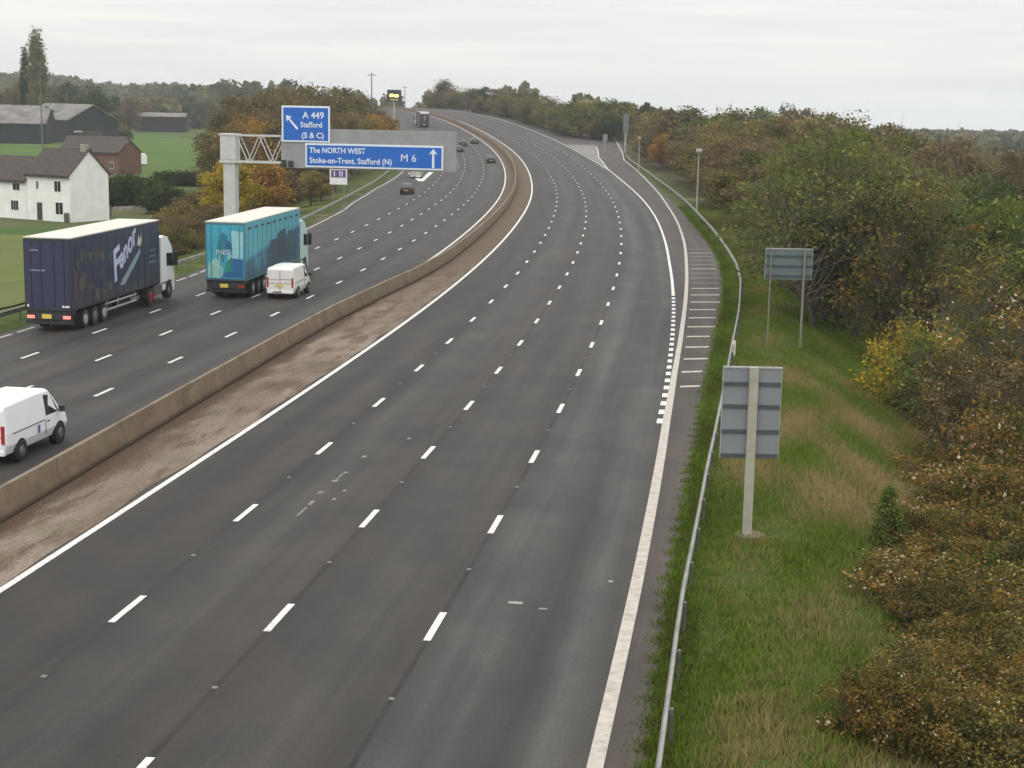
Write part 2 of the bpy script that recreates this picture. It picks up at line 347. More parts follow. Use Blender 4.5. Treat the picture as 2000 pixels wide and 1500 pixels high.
# ------------------------------------------------------------------ ground, carriageways
ss_g = np.concatenate([np.arange(-60, 140, 1.5), np.arange(140, 460, 4), np.arange(460, 1000, 20), np.arange(1000, 3900, 80)])
oo = np.concatenate([[-700, -500, -350, -250, -180, -130, -100, -80, -65, -55, -48, -42, -38, -35, -33, -31.5], np.arange(-30.5, -25.5, .35), [-20, -9, 0, 7], np.arange(8, 14, .25), np.arange(14, 34, .8), [36, 40, 46, 54, 65, 80, 100, 130, 170, 220, 280, 350, 450, 600, 800, 1100, 1500]])
SG, OG = np.meshgrid(ss_g, oo, indexing='ij'); x, y, _ = P(SG, OG); z = G(SG, OG)
# gentle bumps on the verges
z = z+np.where((OG > PV(SG)+.8), .05*np.sin(SG*1.1+OG*.7)+.04*np.sin(SG*.43-OG*1.9), 0)
a, b_ = SG.shape; idx = np.arange(a*b_).reshape(a, b_)
F = np.stack([idx[:-1, :-1], idx[:-1, 1:], idx[1:, 1:], idx[1:, :-1]], -1).reshape(-1, 4)
gm = mesh_np('ground', np.stack([x, y, z], -1).reshape(-1, 3), F, groundmat('verge_grass', 'verge'), uv=np.stack([SG, OG], -1).reshape(-1, 2), smooth=True)
tag(link('ground', gm), kind='structure')

A1 = (.064, .056, .050); A2 = (.078, .075, .070); AD = (.046, .042, .038); B1 = (.075, .080, .077); B2 = (.108, .117, .115)
aspR = asphalt('asphalt_right', -9.3, 20, [(-9.3, (.10, .085, .07)), (-7.3, A1), (-5.9, AD), (-4.9, A1), (-3.6, AD), (-2.6, A2), (-1.8, A2), (-.9, A1), (0, A1), (1.0, (.066, .062, .058)), (2.3, A2), (3.4, A1), (3.9, B1), (4.7, B2), (5.4, B1), (6.2, (.062, .063, .061)), (6.9, B2), (7.6, A2), (8.3, (.105, .088, .076)), (12, (.115, .10, .09))][:20], ((-3.65, .16, .5), (0, .10, .8), (3.65, .09, .9)))
aspL = asphalt('asphalt_left', -31, -11, [(-31, (.07, .066, .06)), (-26.5, A2), (-24.8, A1), (-23.6, A2), (-22.3, AD), (-21, A2), (-19.6, A1), (-18.6, AD), (-17.2, A2), (-15.9, A1), (-15.1, AD), (-13.7, A2), (-12.3, A1), (-11, AD)], ((-22.35, .12, .6), (-18.75, .12, .7), (-15.2, .12, .7)))
sR = np.concatenate([np.arange(-55, 130, 1.5), np.arange(130, 660, 4)])
strip('right_carriageway', sR, f_(-8.9), PV, 0, aspR, n=8)
strip('left_carriageway', sR, lambda s: LO(s)-.55, f_(-11.0), 0, aspL, n=8)
dirt = groundmat('median_dirt', 'dirt')
me_l = f_(-12.2)
strip('central_reservation', sR, f_(-11.3), lambda s: np.full(np.shape(s), -7.42)+.07*np.sin(s*.9)+.05*np.sin(s*.37), .008, dirt, n=4)

# ------------------------------------------------------------------ markings (one sheet for each paint)
class MK:
    def __init__(s): s.V = []; s.F = []; s.n = 0
    def quad(s, s0, s1, o0, o1, dz=.012, n=None, skew=0):
        k = n or max(1, int((s1-s0)/3)); q = np.linspace(s0, s1, k+1)
        oa = o0(q) if callable(o0) else np.full(q.shape, o0); ob = o1(q) if callable(o1) else np.full(q.shape, o1)
        x, y, _ = P(q, oa); x2, y2, _ = P(q+skew, ob)
        V = np.concatenate([np.stack([x, y, rz(q, oa)+dz], 1), np.stack([x2, y2, rz(q+skew, ob)+dz], 1)])
        i = np.arange(k); s.V.append(V); s.F.append(np.stack([i, i+k+1, i+k+2, i+1], 1)+s.n); s.n += len(V)
    def done(s, name, mat):
        m = mesh_np(name, np.concatenate(s.V), np.concatenate(s.F), mat); return tag(link(name, m), kind='structure')
mk = MK(); md = MK(); mf = MK()
for o in (-3.65, 0, 3.65):
    for k in range(-4, 44):
        w = .085 if k < 25 else .075
        mk.quad(9*k, 9*k+2, o-w, o+w, n=1)
for o, ph in ((-15.22, .25), (-18.72, .25), (-22.36, .35)):
    for k in range(-1, 42):
        mk.quad(9*k+ph, 9*k+ph+2, o-.085, o+.085, n=1)
mk.quad(-50, 560, -7.30, -7.09, n=200)
mk.quad(70, 560, -11.52, -11.33, n=200)
md.quad(-50, 46, lambda s: np.interp(s, [-60, 4, 26, 37, 53], [7.80, 7.80, 7.72, 7.80, 8.03]), lambda s: np.interp(s, [-60, 4, 26, 37, 53], [8.10, 8.10, 8.02, 8.06, 8.27]), n=60)
S2o = lambda s: np.interp(s, [37, 53, 71, 92, 112, 135, 166, 221, 291, 338, 380], [7.94, 8.17, 8.52, 8.94, 9.41, 9.83, 10.3, 11.67, 13.9, 19.3, 25])
md.quad(46, 380, lambda s: S2o(s)-.12, lambda s: S2o(s)+.12, n=160)
S1o = lambda s: np.interp(s, [27, 33, 63, 94, 146, 185, 220, 260, 300, 338, 380], [7.62, 7.66, 7.69, 7.6, 7.82, 7.79, 7.69, 7.7, 9.6, 13.9, 19])
mk.quad(70, 340, lambda s: S1o(s)-.10, lambda s: S1o(s)+.10, n=120)
for k in range(24):   # short dotted merge line
    mk.quad(25.6+1.9*k, 25.6+1.9*k+.95, lambda s: S1o(s)-.11, lambda s: S1o(s)+.11, n=1)
# mainline edge beyond the nose and gore
mk.quad(262, 560, lambda s: np.interp(s, [262, 300, 560], [7.6, 7.3, 7.2])-.1, lambda s: np.interp(s, [262, 300, 560], [7.6, 7.3, 7.2])+.1, n=80)
for k in range(9): mf.quad(268+7*k, 271+7*k, lambda s: np.full(np.shape(s), 7.9), lambda s: S1o(s)-.25, n=1)
# left carriageway outer edge (raised-rib dashes close to the camera)
for k in range(40): md.quad(30+3.0*k, 30+3.0*k+(2.3 if k < 21 else 3.0), lambda s: LO(s)-.02, lambda s: LO(s)+.18, n=1)
md.quad(150, 520, lambda s: LO(s)-.02, lambda s: LO(s)+.18, n=100)
# hatch bars on the paved shoulder
for k in range(10):
    s0 = 33.8+4.0*k; mkx = md
    mkx.quad(s0, s0+.42, lambda s: S2o(s)+.30, lambda s: PV(s)-.25 - .1*math.sin(k*2.1), n=1, skew=.35)
for k in range(10):
    s0 = 73.8+3.4*k
    (mf if k % 4 else md).quad(s0, s0+.4, lambda s: S2o(s)+.30, lambda s: PV(s)-.3, n=1, skew=.3)
# chevron ahead of the far lane drop
for sg in (0, 1):
    if sg == 0: q = [(219, -25.2), (219, -24.4), (243, -27.6), (243, -28.4)]
    else: q = [(219, -24.4), (219, -25.2), (246, -24.8), (246, -24.0)]
    V = []
    for s1, o1 in q: xx, yy, _ = P(s1, o1); V.append((float(xx), float(yy), float(rz(s1, o1))+.013+.004*sg))
    mk.V.append(np.array(V)); mk.F.append(np.array([[0, 1, 2, 3]])+mk.n); mk.n += 4
strip('gore_surface', np.arange(262, 348, 3.), f_(7.75), lambda s: np.maximum(S1o(s)-.2, 7.8), .006, plain('pale_gore_surfacing', (.17, .155, .135), .9, noise=.25, nscale=.5))
# scuffs and specks
for (s1, o1, l, w) in [(11.2, -2.1, .5, .12), (12.6, -2.15, .3, .16), (14.2, -2.1, .25, .18), (15.4, -2.05, .2, .14), (17.8, -2.0, .3, .16), (13.0, -1.5, .25, .1), (11.9, -1.55, .25, .1), (2.9, 5.2, .2, .34), (5.0, 7.3, .2, .12), (2.6, 5.9, .12, .2), (14.5, -2.1, .8, .07), (9.9, -2.1, 1.0, .06), (21, -1.1, .3, .12)]:
    mf.quad(s1, s1+l, o1-w/2, o1+w/2, n=1)
mk.done('lane_markings', MT['paint']); md.done('edge_markings', MT['dirtypaint']); mf.done('faded_markings', MT['faintpaint'])
# reflective studs between the dashes
st_me = MB().box(-.055, .055, -.05, .05, 0, .02).box(-.035, .035, -.025, .025, .02, .032)
first = None
for o, nm in ((-3.65, 'left'), (0, 'middle'), (3.65, 'right')):
    for k in range(-1, 5):
        x, y, _ = P(9*k+5.5, o); zz = float(rz(9*k+5.5, o))
        if first is None:
            first = st_me.build('road_stud', plain('worn_stud', (.21, .205, .18), .6)); ob = first
        else:
            ob = first.copy(); COL.objects.link(ob)
        ob.location = (float(x), float(y), zz+.001); ob.rotation_euler.z = -float(ip(9*k+5.5, TH))
        tag(ob, 'small reflective stud set in the asphalt on the %s lane line of the empty carriageway' % nm, 'road stud', 'road studs along the %s lane line' % nm)

# ------------------------------------------------------------------ central barrier
bar_ss = np.arange(-55, 560, 3.0)
face = lambda s: np.interp(s, [-60, 0, 8, 15, 24, 40, 52, 64, 76, 90, 150, 600], [-9.75, -9.85, -9.98, -10.2, -10.5, -10.9, -11.0, -10.6, -9.95, -9.6, -9.5, -9.5])
prof = [(0, 0), (-.02, .26), (-.12, .34), (-.15, .92), (-.33, .92), (-.36, .34), (-.46, .26), (-.48, 0)]
V = []; x0 = []
for s1 in bar_ss:
    for (dx, dz) in prof:
        o1 = float(face(s1))+dx; x, y, _ = P(s1, o1); V.append((float(x), float(y), float(rz(s1, o1))+dz-.03*(dz == 0)))
n = len(prof); F = [(i*n+j, (i+1)*n+j, (i+1)*n+(j+1) % n, i*n+(j+1) % n) for i in range(len(bar_ss)-1) for j in range(n)]
mb, nt, N, Lk, b = newmat('stained_concrete_barrier')
tc = N.new('ShaderNodeTexCoord'); ge = tc.outputs['Object']
cc = mixc(N, Lk, (.095, .064, .034), (.15, .108, .064), mrange(N, Lk, noise(N, Lk, ge, .8, 5, .6), .3, .7))
cc = mixc(N, Lk, cc, (.10, .095, .045), mrange(N, Lk, noise(N, Lk, ge, .25, 4, .6), .55, .68, 0, .7))
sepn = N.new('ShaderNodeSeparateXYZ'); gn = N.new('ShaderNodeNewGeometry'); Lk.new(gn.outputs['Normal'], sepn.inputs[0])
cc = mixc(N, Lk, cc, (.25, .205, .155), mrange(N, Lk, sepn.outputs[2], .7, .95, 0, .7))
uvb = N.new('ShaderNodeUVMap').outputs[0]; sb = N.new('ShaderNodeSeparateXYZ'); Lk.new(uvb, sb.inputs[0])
cc = mixc(N, Lk, cc, (.055, .040, .026), mrange(N, Lk, noise(N, Lk, uvb, .5, 4, .65, (1, 3.5, 1)), .54, .66, 0, .55))
mo = N.new('ShaderNodeMath'); mo.operation = 'PINGPONG'; Lk.new(sb.outputs[0], mo.inputs[0]); mo.inputs[1].default_value = 3.0
cc = mixc(N, Lk, cc, (.03, .024, .018), mrange(N, Lk, mo.outputs[0], .05, .02, 0, .8))
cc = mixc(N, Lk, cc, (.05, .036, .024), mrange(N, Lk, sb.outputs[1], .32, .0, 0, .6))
cc = mixc(N, Lk, cc, (.075, .052, .034), mrange(N, Lk, noise(N, Lk, ge, .6, 3, .6, (1, 1, .2)), .56, .66, 0, .5))
Lk.new(cc, b.inputs['Base Color']); b.inputs['Roughness'].default_value = .95
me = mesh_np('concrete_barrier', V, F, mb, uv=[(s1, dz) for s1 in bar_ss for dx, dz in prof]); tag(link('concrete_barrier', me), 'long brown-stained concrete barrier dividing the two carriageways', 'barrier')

# ------------------------------------------------------------------ guard rails
def guard(label, ss, of, every, right=True, clutter=True):
    root_s = ss[0]; rt = empty('crash_barrier', (0, 0, 0), 0, label, 'crash barrier')
    sg = 1 if right else -1
    prof = [(0, .43), (-.06, .50), (0, .555), (0, .60), (-.06, .65), (0, .72), (.035, .72), (.035, .43)]
    V = []
    for s1 in ss:
        for dx, dz in prof:
            o1 = float(of(s1))+dx*sg; x, y, _ = P(s1, o1); V.append((float(x), float(y), float(G(s1, max(o1, PV(s1)+.3) if right else min(o1, LO(s1)-.6)))+dz))
    n = len(prof); F = [(i*n+j, (i+1)*n+j, (i+1)*n+(j+1) % n, i*n+(j+1) % n) for i in range(len(ss)-1) for j in range(n)]
    link('beam', mesh_np('beam', V, F, MT['rail']), rt)
    pm = MB().box(-.03, .03, -.05, .05, -.3, .70).box(-.07, -.03, -.04, .04, .48, .68)
    p0 = None; s1 = ss[0]; cnt = 0
    while s1 < ss[-1] and cnt < 99:
        o1 = float(of(s1))+.10*sg; x, y, _ = P(s1, o1)
        if p0 is None: p0 = pm.build('post', MT['galvdark'], rt); q = p0
        else: q = p0.copy(); COL.objects.link(q); q.parent = rt
        q.location = (float(x), float(y), float(G(s1, o1))); q.rotation_euler.z = -float(ip(s1, TH))+(0 if right else PI)
        s1 += every; cnt += 1
GR = lambda s: np.interp(s, [-60, 2, 16, 30, 43, 58, 74.5, 85.6, 105, 143, 217, 280, 310], [9.13, 9.14, 9.49, 10.02, 10.6, 11.43, 12.24, 12.51, 12.52, 12.46, 12.93, 14.0, 16.])
guard('galvanised crash barrier along the grass verge on the right side of the road', np.arange(-24, 300, 3.0), GR, 3.2, True)
GL = lambda s: np.interp(s, [-60, 100, 128, 153, 181, 231, 300], [-28.3, -28.4, -29.0, -30.1, -30.9, -31.4, -31.2])
guard('crash barrier on the far left verge beyond the lorries', np.arange(28, 300, 3.0), GL, 3.2, False)

# ------------------------------------------------------------------ text
def text_mesh(txt, size, shear=0, bold=0, ext=0.0, xs=1.0):
    cu = bpy.data.curves.new('lettering', 'FONT'); cu.body = txt; cu.size = size; cu.shear = shear; cu.offset = bold; cu.extrude = ext
    cu.resolution_u = 3; o = bpy.data.objects.new('tmp', cu); COL.objects.link(o)
    dg = bpy.context.evaluated_depsgraph_get(); me = bpy.data.meshes.new_from_object(o.evaluated_get(dg)); bpy.data.objects.remove(o)
    return me
def text(txt, size, loc, rot, mat, parent, name='lettering', **k):
    xs = k.pop('xs', 1.0)
    me = text_mesh(txt, size, **k); me.materials.clear(); me.materials.append(mat)
    o = link(name, me, parent); o.location = loc; o.rotation_euler = rot; o.scale = (xs, 1, 1); return o

# ------------------------------------------------------------------ cantilever sign gantry
gx, gy, _ = at(452, 400, 128)
gxp = gx; gz0 = gxy(gx, gy)
ga = empty('sign_gantry', (gx, gy, gz0), -0.16, 'pale grey cantilever gantry with two blue direction signs reaching over the left carriageway', 'sign gantry')
def lz(z): return z-gz0+.29
MB().box(-.50, .50, -.45, .45, -.5, lz(6.35)).build('post', MT['palepost'] if False else plain('gantry_grey', (.50, .51, .485), .5, noise=.08), ga, .04)
gg = bpy.data.materials['gantry_grey']
MB().box(-.72, .62, -.55, .55, lz(6.62), lz(8.55)).build('head_box', gg, ga, .05)
MB().box(-.80, .70, -.6, .6, lz(8.55), lz(8.72)).box(-.78, .66, -.58, .58, lz(6.36), lz(6.62)).build('head_flange', gg, ga, .02)
tr = MB()
for yy in (-.5, .5):
    tr.bar((.6, yy, lz(8.60)), (18.2, yy, lz(8.60)), .14); tr.bar((.6, yy, lz(6.5)), (18.2, yy, lz(6.5)), .16)
    xk = .65; k = 0
    while xk < 18:
        a_, b2 = (8.58, 6.52) if k % 2 == 0 else (6.52, 8.58)
        tr.bar((xk, yy, lz(a_)), (xk+.95, yy, lz(b2)), .07); xk += .95; k += 1
for xk in range(1, 18, 2): tr.bar((xk, -.5, lz(8.6)), (xk, .5, lz(8.6)), .07)
tr.build('truss', gg, ga)
MB().box(4.45, 18.7, -.72, -.62, lz(6.12), lz(9.25)).build('backing_board', MT['greyboard'], ga, .02)
DX = .32
def panel(name, x0, x1, z0, z1, y, fill, rim):
    x0 += DX; x1 += DX; p = MB().box(x0, x1, y, y+.06, z0, z1).build(name, rim, ga, .02)
    MB().box(x0+.14, x1-.14, y-.012, y+.002, z0+.14, z1-.14).build('blue_panel', fill, p); return p
pa = panel('exit_sign', 4.22, 8.18, lz(8.18), lz(11.02), -.82, MT['signblue'], MT['signwhite'])
pb = panel('ahead_sign', 6.15, 17.35, lz(6.22), lz(8.12), -.82, MT['signblue'], MT['signwhite'])
R90 = (PI/2, 0, 0)
text('A 449', .72, (5.95+DX, -.845, lz(10.06)), R90, MT['signwhite'], pa, bold=.012)
text('Stafford', .60, (5.75+DX, -.845, lz(9.36)), R90, MT['signwhite'], pa, bold=.01, xs=.95)
text('(S & C)', .62, (5.85+DX, -.845, lz(8.52)), R90, MT['signwhite'], pa, bold=.01)
def arrow(name, cx, cz, ang, L, parent, y=-.845, w=.09, hw=.30, hl=.36):
    pts = [(-w, -L/2), (w, -L/2), (w*.8, L/2-hl), (hw, L/2-hl-.1), (0, L/2), (-hw, L/2-hl-.1), (-w*.8, L/2-hl)]
    ca, sa = math.cos(ang), math.sin(ang)
    m = MB().poly([(cx+px*ca-pz*sa, y, cz+px*sa+pz*ca) for px, pz in pts], [(0, 1, 2, 6), (2, 3, 4), (2, 4, 6), (4, 5, 6)])
    return m.build(name, MT['signwhite'], parent)
arrow('arrow', 5.05+DX, lz(9.75), .72, 1.45, pa)
text('The NORTH WEST', .60, (6.5+DX, -.845, lz(7.38)), R90, MT['signwhite'], pb, bold=.012, xs=.92)
text('Stoke-on-Trent, Stafford (N)', .62, (6.5+DX, -.845, lz(6.58)), R90, MT['signwhite'], pb, bold=.01, xs=.93)
text('M 6', .84, (13.9+DX, -.845, lz(6.85)), R90, MT['signwhite'], pb, bold=.0)
arrow('arrow', 16.55+DX, lz(7.15), 0, 1.5, pb, w=.10, hw=.34)
MB().box(4.5, 4.85, -.95, -.6, lz(6.2), lz(6.75)).box(5.1, 5.45, -.95, -.6, lz(6.2), lz(6.7)).build('control_box', MT['dark'], ga)
MB().box(-1., 1., -1., 1., -.3, .15).build('footing', MT['conc'], ga)

# ------------------------------------------------------------------ signs seen from behind, right verge
def backsign(px, py, zt, zb, x0, x1, rot, label, rails, postx, cat='road sign', footing=True, pw=.115, mat='greyplate'):
    z0 = gxy(px, py); r = empty('road_sign', (px, py, z0), rot, label, cat)
    MB().box(x0, x1, .03, .06, zb-z0, zt-z0).build('panel', MT[mat], r)
    rl = MB()
    for t in rails:
        zc = zb+(zt-zb)*t-z0; rl.box(x0, x1, -.02, .028, zc-.05, zc+.05)
    rl.build('stiffener_rails', plain('dark_rail', (.055, .07, .08), .6), r)
    MB().box(x0-.02, x1+.02, -.0, .075, zt-z0+.002, zt-z0+.05).box(x0-.02, x0, 0, .08, zb-z0, zt-z0).box(x1, x1+.02, 0, .08, zb-z0, zt-z0).build('edge_frame', MT['galv'], r)
    for xx in postx:
        if len(postx) > 1: pw = .05 if xx > -1 else .03
        MB().box(xx-pw, xx+pw, -.16, -.022, -.4, zt-z0+.06).build('post', MT['palepost'] if footing else MT['drabpost'], r, .015)
        if footing: MB().cyl((xx+.08, -.05, -.02), .48, 'z', .16, 14, .42).build('footing', MT['footing'], r)
    return r
MT['footing'] = plain('muddy_footing', (.16, .125, .095), .95, noise=.25, nscale=2)
px, py, _ = gz(1456, 1046, gxy(6.6, 42.6))
backsign(px, py, 4.76, 2.26, -.79, .78, -.01, 'grey back of a tall sign panel on a single post beside the near crash barrier', (.03, .30, .58, .83), (.02,), pw=.125)
px, py, _ = gz(1562, 679, -.45)
backsign(px, py, CAMH+ray(1530, 487)[2]*py, CAMH+ray(1530, 546)[2]*py, -1.98, .42, .0, 'dull green-grey back of a wide two-post sign before the big thinning tree', (.12, .45, .78), (-1.72, 0.0), footing=False, pw=.05, mat='greenplate')
# white marker posts
def marker(px, py, h, label, w=.07):
    z0 = gxy(px, py); r = empty('marker_post', (px, py, z0), 0, label, 'marker post')
    MB().box(-w, w, -.03, .03, -.1, h).build('post', plain('marker_white', (.62, .58, .48), .6), r, .01)
mx, my, _ = gz(1433, 690, .1); marker(mx, my, .85, 'small white post on the crash barrier near the end of the hatching', .08)
# thin camera / lamp posts by the slip road
def pole(u, vb, vt, Y, label, head):
    px, py, zt = at(u, vt, Y); z0 = gxy(px, py); r = empty('camera_post', (px, py, z0), 0, label, 'post')
    MB().cyl((0, 0, (zt-z0)/2-.2), .11, 'z', zt-z0+.4, 10, .06).build('mast', MT['palepost'], r)
    MB().box(-.32, .32, -.28, .28, zt-z0, zt-z0+.42).box(-.12, .12, -.5, .5, zt-z0+.1, zt-z0+.3).build('head', MT[head], r, .05)
pole(1365, 415, 298, 184, 'thin grey post with a small pale box head behind the right crash barrier', 'galv')
pole(1249, 322, 272, 285, 'slim post with small head rising before the orange shrub by the slip road', 'palepost')
# pale tall structure at the slip road end
px, py, zt = at(1223, 222, 352); z0 = gxy(px, py)
r = empty('signal_gantry_leg', (px, py, z0), 0, 'tall hazy grey sign post panel at the top of the slip road', 'sign'); MB().box(-.18, .18, -.1, .1, -.3, zt-z0).build('post', MT['galv'], r); MB().box(-.6, .6, -.16, -.101, zt-z0-4.2, zt-z0).build('panel', MT['hazypanel'], r)
px, py, zt = at(1182, 262, 350); z0 = gxy(px, py)
r = empty('road_sign', (px, py, z0), 0, 'small pale grey sign at the crest of the slip road', 'road sign'); MB().box(-.06, .06, -.05, .05, -.3, zt-z0).build('post', MT['galv'], r); MB().box(-.5, .5, -.1, -.051, zt-z0-1.6, zt-z0).build('panel', MT['greyplate'], r)

# ------------------------------------------------------------------ small sign on the left verge, message sign, telegraph poles
px, py, zc = at(661, 345, 172); z0 = gxy(px, py)
r = empty('verge_sign', (px, py, z0), -.05, 'small white and purple sign behind the left verge beneath the gantry board', 'road sign')
MB().box(-.95, .95, 0, .05, zc-z0-.85, zc-z0+.85).build('panel', MT['white'], r)
MB().box(-.80, .80, -.012, -.002, zc-z0-.1, zc-z0+.72).build('upper_field', MT['purple'], r)
MB().box(-.5, -.38, -.02, -.014, zc-z0+.02, zc-z0+.6).box(.1, .22, -.02, -.014, zc-z0+.02, zc-z0+.6).box(.36, .46, -.02, -.014, zc-z0+.02, zc-z0+.6).build('strokes', MT['signwhite'], r)
for xx in (-.6, .6): MB().box(xx-.035, xx+.035, .052, .15, -.2, zc-z0+.8).build('post', MT['drabpost'], r)
px, py, zc = at(770, 187, 395); z0 = gxy(px, py)
r = empty('message_sign', (px, py, z0), .0, 'black electronic message sign with lit yellow bars above the far left carriageway', 'message sign')
MB().box(-1.75, 1.75, -.2, .2, zc-z0-1.45, zc-z0+1.45).build('cabinet', MT['dark'], r, .05)
MB().box(-1.1, -.1, -.215, -.201, zc-z0-.3, zc-z0+.45).box(.1, 1.05, -.215, -.201, zc-z0-.35, zc-z0+.3).build('lit_display', MT['amber'], r)
MB().box(-.18, .18, -.1, .1, -1, zc-z0-1.45).build('post', MT['palepost'], r)
MB().box(-1.0, 1.0, -.21, -.201, zc-z0-1.1, zc-z0-.85).build('lower_lamps', MT['yellowplate'], r)
def tpole(u, vt, Y, label, h=None):
    px, py, zt = at(u, vt, Y); z0 = gxy(px, py); r = empty('telegraph_pole', (px, py, z0), .2, label, 'telegraph pole')
    MB().cyl((0, 0, (zt-z0)/2), .2, 'z', zt-z0, 8, .13).build('pole', MT['wood'], r)
    MB().box(-1.1, 1.1, -.07, .07, zt-z0-.7, zt-z0-.5).build('crossarm', MT['wood'], r)
tpole(726, 142, 430, 'tall telegraph pole with crossarm against the sky left of the message sign')
tpole(791, 168, 700, 'distant thin telegraph pole on the skyline right of the message sign')
tpole(78, 138, 400, 'pole rising before the tall poplar behind the barns')

# ------------------------------------------------------------------ vehicles
def wheel(parent, x, y, r, w, rim='rim', dual=False):
    t = MB().cyl((0, 0, 0), r, 'x', w, 20).build('wheel', MT['black'], parent, .02)
    t.location = (x, y, r)
    sx = 1 if x > 0 else -1
    MB().cyl((sx*(w/2+.004), 0, 0), r*.58, 'x', .03, 16, r*.5).cyl((sx*(w/2+.02), 0, 0), r*.2, 'x', .06, 8).build('rim', MT[rim], t)
    return t
def flat_text_side(txt, size, parent, x, y, z, tilt, mat, shear=.3, bold=.02, name='lettering'):
    # text on the +x side of a vehicle reading towards +y
    me = text_mesh(txt, size, shear, bold); me.materials.clear(); me.materials.append(mat)
    o = link(name, me, parent); o.location = (x, y, z)
    o.rotation_euler = (PI/2+0, 0, PI/2)
    o.rotation_mode = 'XYZ'; o.matrix_local = Matrix.Translation((x, y, z)) @ Matrix.Rotation(PI/2, 4, 'Z') @ Matrix.Rotation(PI/2, 4, 'X') @ Matrix.Rotation(tilt, 4, 'Z')
    return o
def camat(base, name, shape):
    return plain(name, base, .4)
def lorry(loc, th, label, H, L, side_mat, rear_mat, cab_mat, lamp_l, lamp_r, cabh=3.7, frame_mat=None):
    r = empty('articulated_lorry', loc, -th, label, 'lorry'); w = 1.27; fm = frame_mat or MT['dark']
    body = MB().box(-w, w, 0, L, 1.15, H-.06).build('trailer_body', side_mat, r, .015)
    MB().box(-w-.012, w+.012, -.02, L+.01, H-.058, H+.02).build('trailer_roof', MT['cream'], r, .02)
    # rear doors with frame and lock rods
    d = MB().box(-w+.09, w-.09, -.035, -.003, 1.28, H-.2).build('rear_doors', rear_mat, r)
    MB().bar((-.9, -.05, 1.35), (-.9, -.05, H-.3), .035).bar((-.35, -.05, 1.35), (-.35, -.05, H-.3), .035).bar((.35, -.05, 1.35), (.35, -.05, H-.3), .035).bar((.9, -.05, 1.35), (.9, -.05, H-.3), .035).build('lock_rods', fm, d)
    MB().box(-w, -w+.085, -.04, -.002, 1.16, H-.08).box(w-.085, w, -.04, -.002, 1.16, H-.08).box(-w+.09, w-.09, -.04, -.002, H-.19, H-.08).build('rear_frame', fm, r)
    # chassis
    MB().box(-.55, -.35, .2, L-.3, .85, 1.14).box(.35, .55, .2, L-.3, .85, 1.14).box(-w+.02, w-.02, .1, .5, .95, 1.14).build('chassis', MT['dark'], r)
    sg = MB()
    for zz in (.55, .9): sg.box(w-.06, w-.02, 4.7, L-4.0, zz, zz+.10).box(-w+.02, -w+.06, 4.7, L-4.0, zz, zz+.10)
    for yy in (4.9, 6.6, L-4.3): sg.box(w-.06, w-.03, yy, yy+.06, .55, 1.14)
    sg.build('side_guard', MT['galv'], r)
    # curtain rail along the bottom
    MB().box(w+.001, w+.02, .05, L-.05, 1.13, 1.26).box(-w-.02, -w-.001, .05, L-.05, 1.13, 1.26).build('bottom_rail', fm, r)
    for k in range(3):
        for sx in (-1, 1): wheel(r, sx*1.04, 1.9+1.35*k, .5, .38, 'galv' if k != 1 else 'rim')
    MB().box(-w, w, .05, .12, .42, .62).build('rear_bumper', MT['dark'], r)
    MB().box(-1.2, 1.2, -.02, .10, .66, 1.0).build('lamp_panel', MT['dark'], r)
    for sx, ml in ((-1, lamp_l), (1, lamp_r)): MB().box(sx*.98-.2, sx*.98+.2, -.05, -.021, .72, .88).build('rear_lamp', ml, r)
    MB().box(-.38, .14, -.04, -.021, .72, .95).build('number_plate', MT['yellowplate'], r)
    for k in range(int(L/1.15)): MB().box(w+.002, w+.012, .6+1.15*k, .66+1.15*k, 1.27, H-.3).box(w+.002, w+.022, .59+1.15*k, .67+1.15*k, 1.27, 1.42).build('curtain_strap', fm, body)
    MB().box(-1.0, 1.0, .3, 6.3, .62, .84).box(-.95, .95, 7.2, L-4.2, .45, 1.0).build('underside_shade', MT['black'], r)  # black boxes added to deepen the shade beneath the trailer
    # mudflaps
    MB().box(-w, -w+.5, 1.25, 1.28, .2, 1.0).build('mudflap', MT['black'], r); MB().box(w-.5, w, 1.25, 1.28, .2, 1.0).build('mudflap', MT['black'], r)
    # tractor
    y0 = L-1.3
    MB().box(-.5, .5, y0-1.2, L+2.9, .55, .95).build('tractor_chassis', MT['dark'], r)
    for sx in (-1, 1):
        wheel(r, sx*1.03, L-1.75, .52, .55, 'redlamp' if side_mat.name.startswith('navy') else 'rim')
        wheel(r, sx*1.08, L+1.75, .52, .34)
        MB().cyl((0, 0, 0), .62, 'x', .5, 16).v
    MB().box(w-.55, w-.03, L-.9, L+.5, .45, 1.05).box(-w+.03, -w+.55, L-.9, L+.5, .45, 1.05).build('fuel_tank', MT['galvdark'], r, .08)
    # cab body: profile in (y,z), extruded across
    pr = [(L+.45, .95), (L+.45, cabh), (L+.9, cabh+.1), (L+1.7, cabh-.05), (L+2.45, cabh-.75), (L+2.75, 2.0), (L+2.85, 1.1), (L+2.85, .42), (L+2.35, .42), (L+2.25, 1.0), (L+1.75, 1.18), (L+1.25, 1.0), (L+1.1, .6), (L+.6, .6)]
    n = len(pr); cb = MB(); cb.v = [(-1.22, a, b) for a, b in pr]+[(1.22, a, b) for a, b in pr]
    cb.f = [tuple(range(n)), tuple(range(2*n-1, n-1, -1))]+[(i, n+i, n+(i+1) % n, (i+1) % n) for i in range(n)]
    cab = cb.build('cab', cab_mat, r, .05)
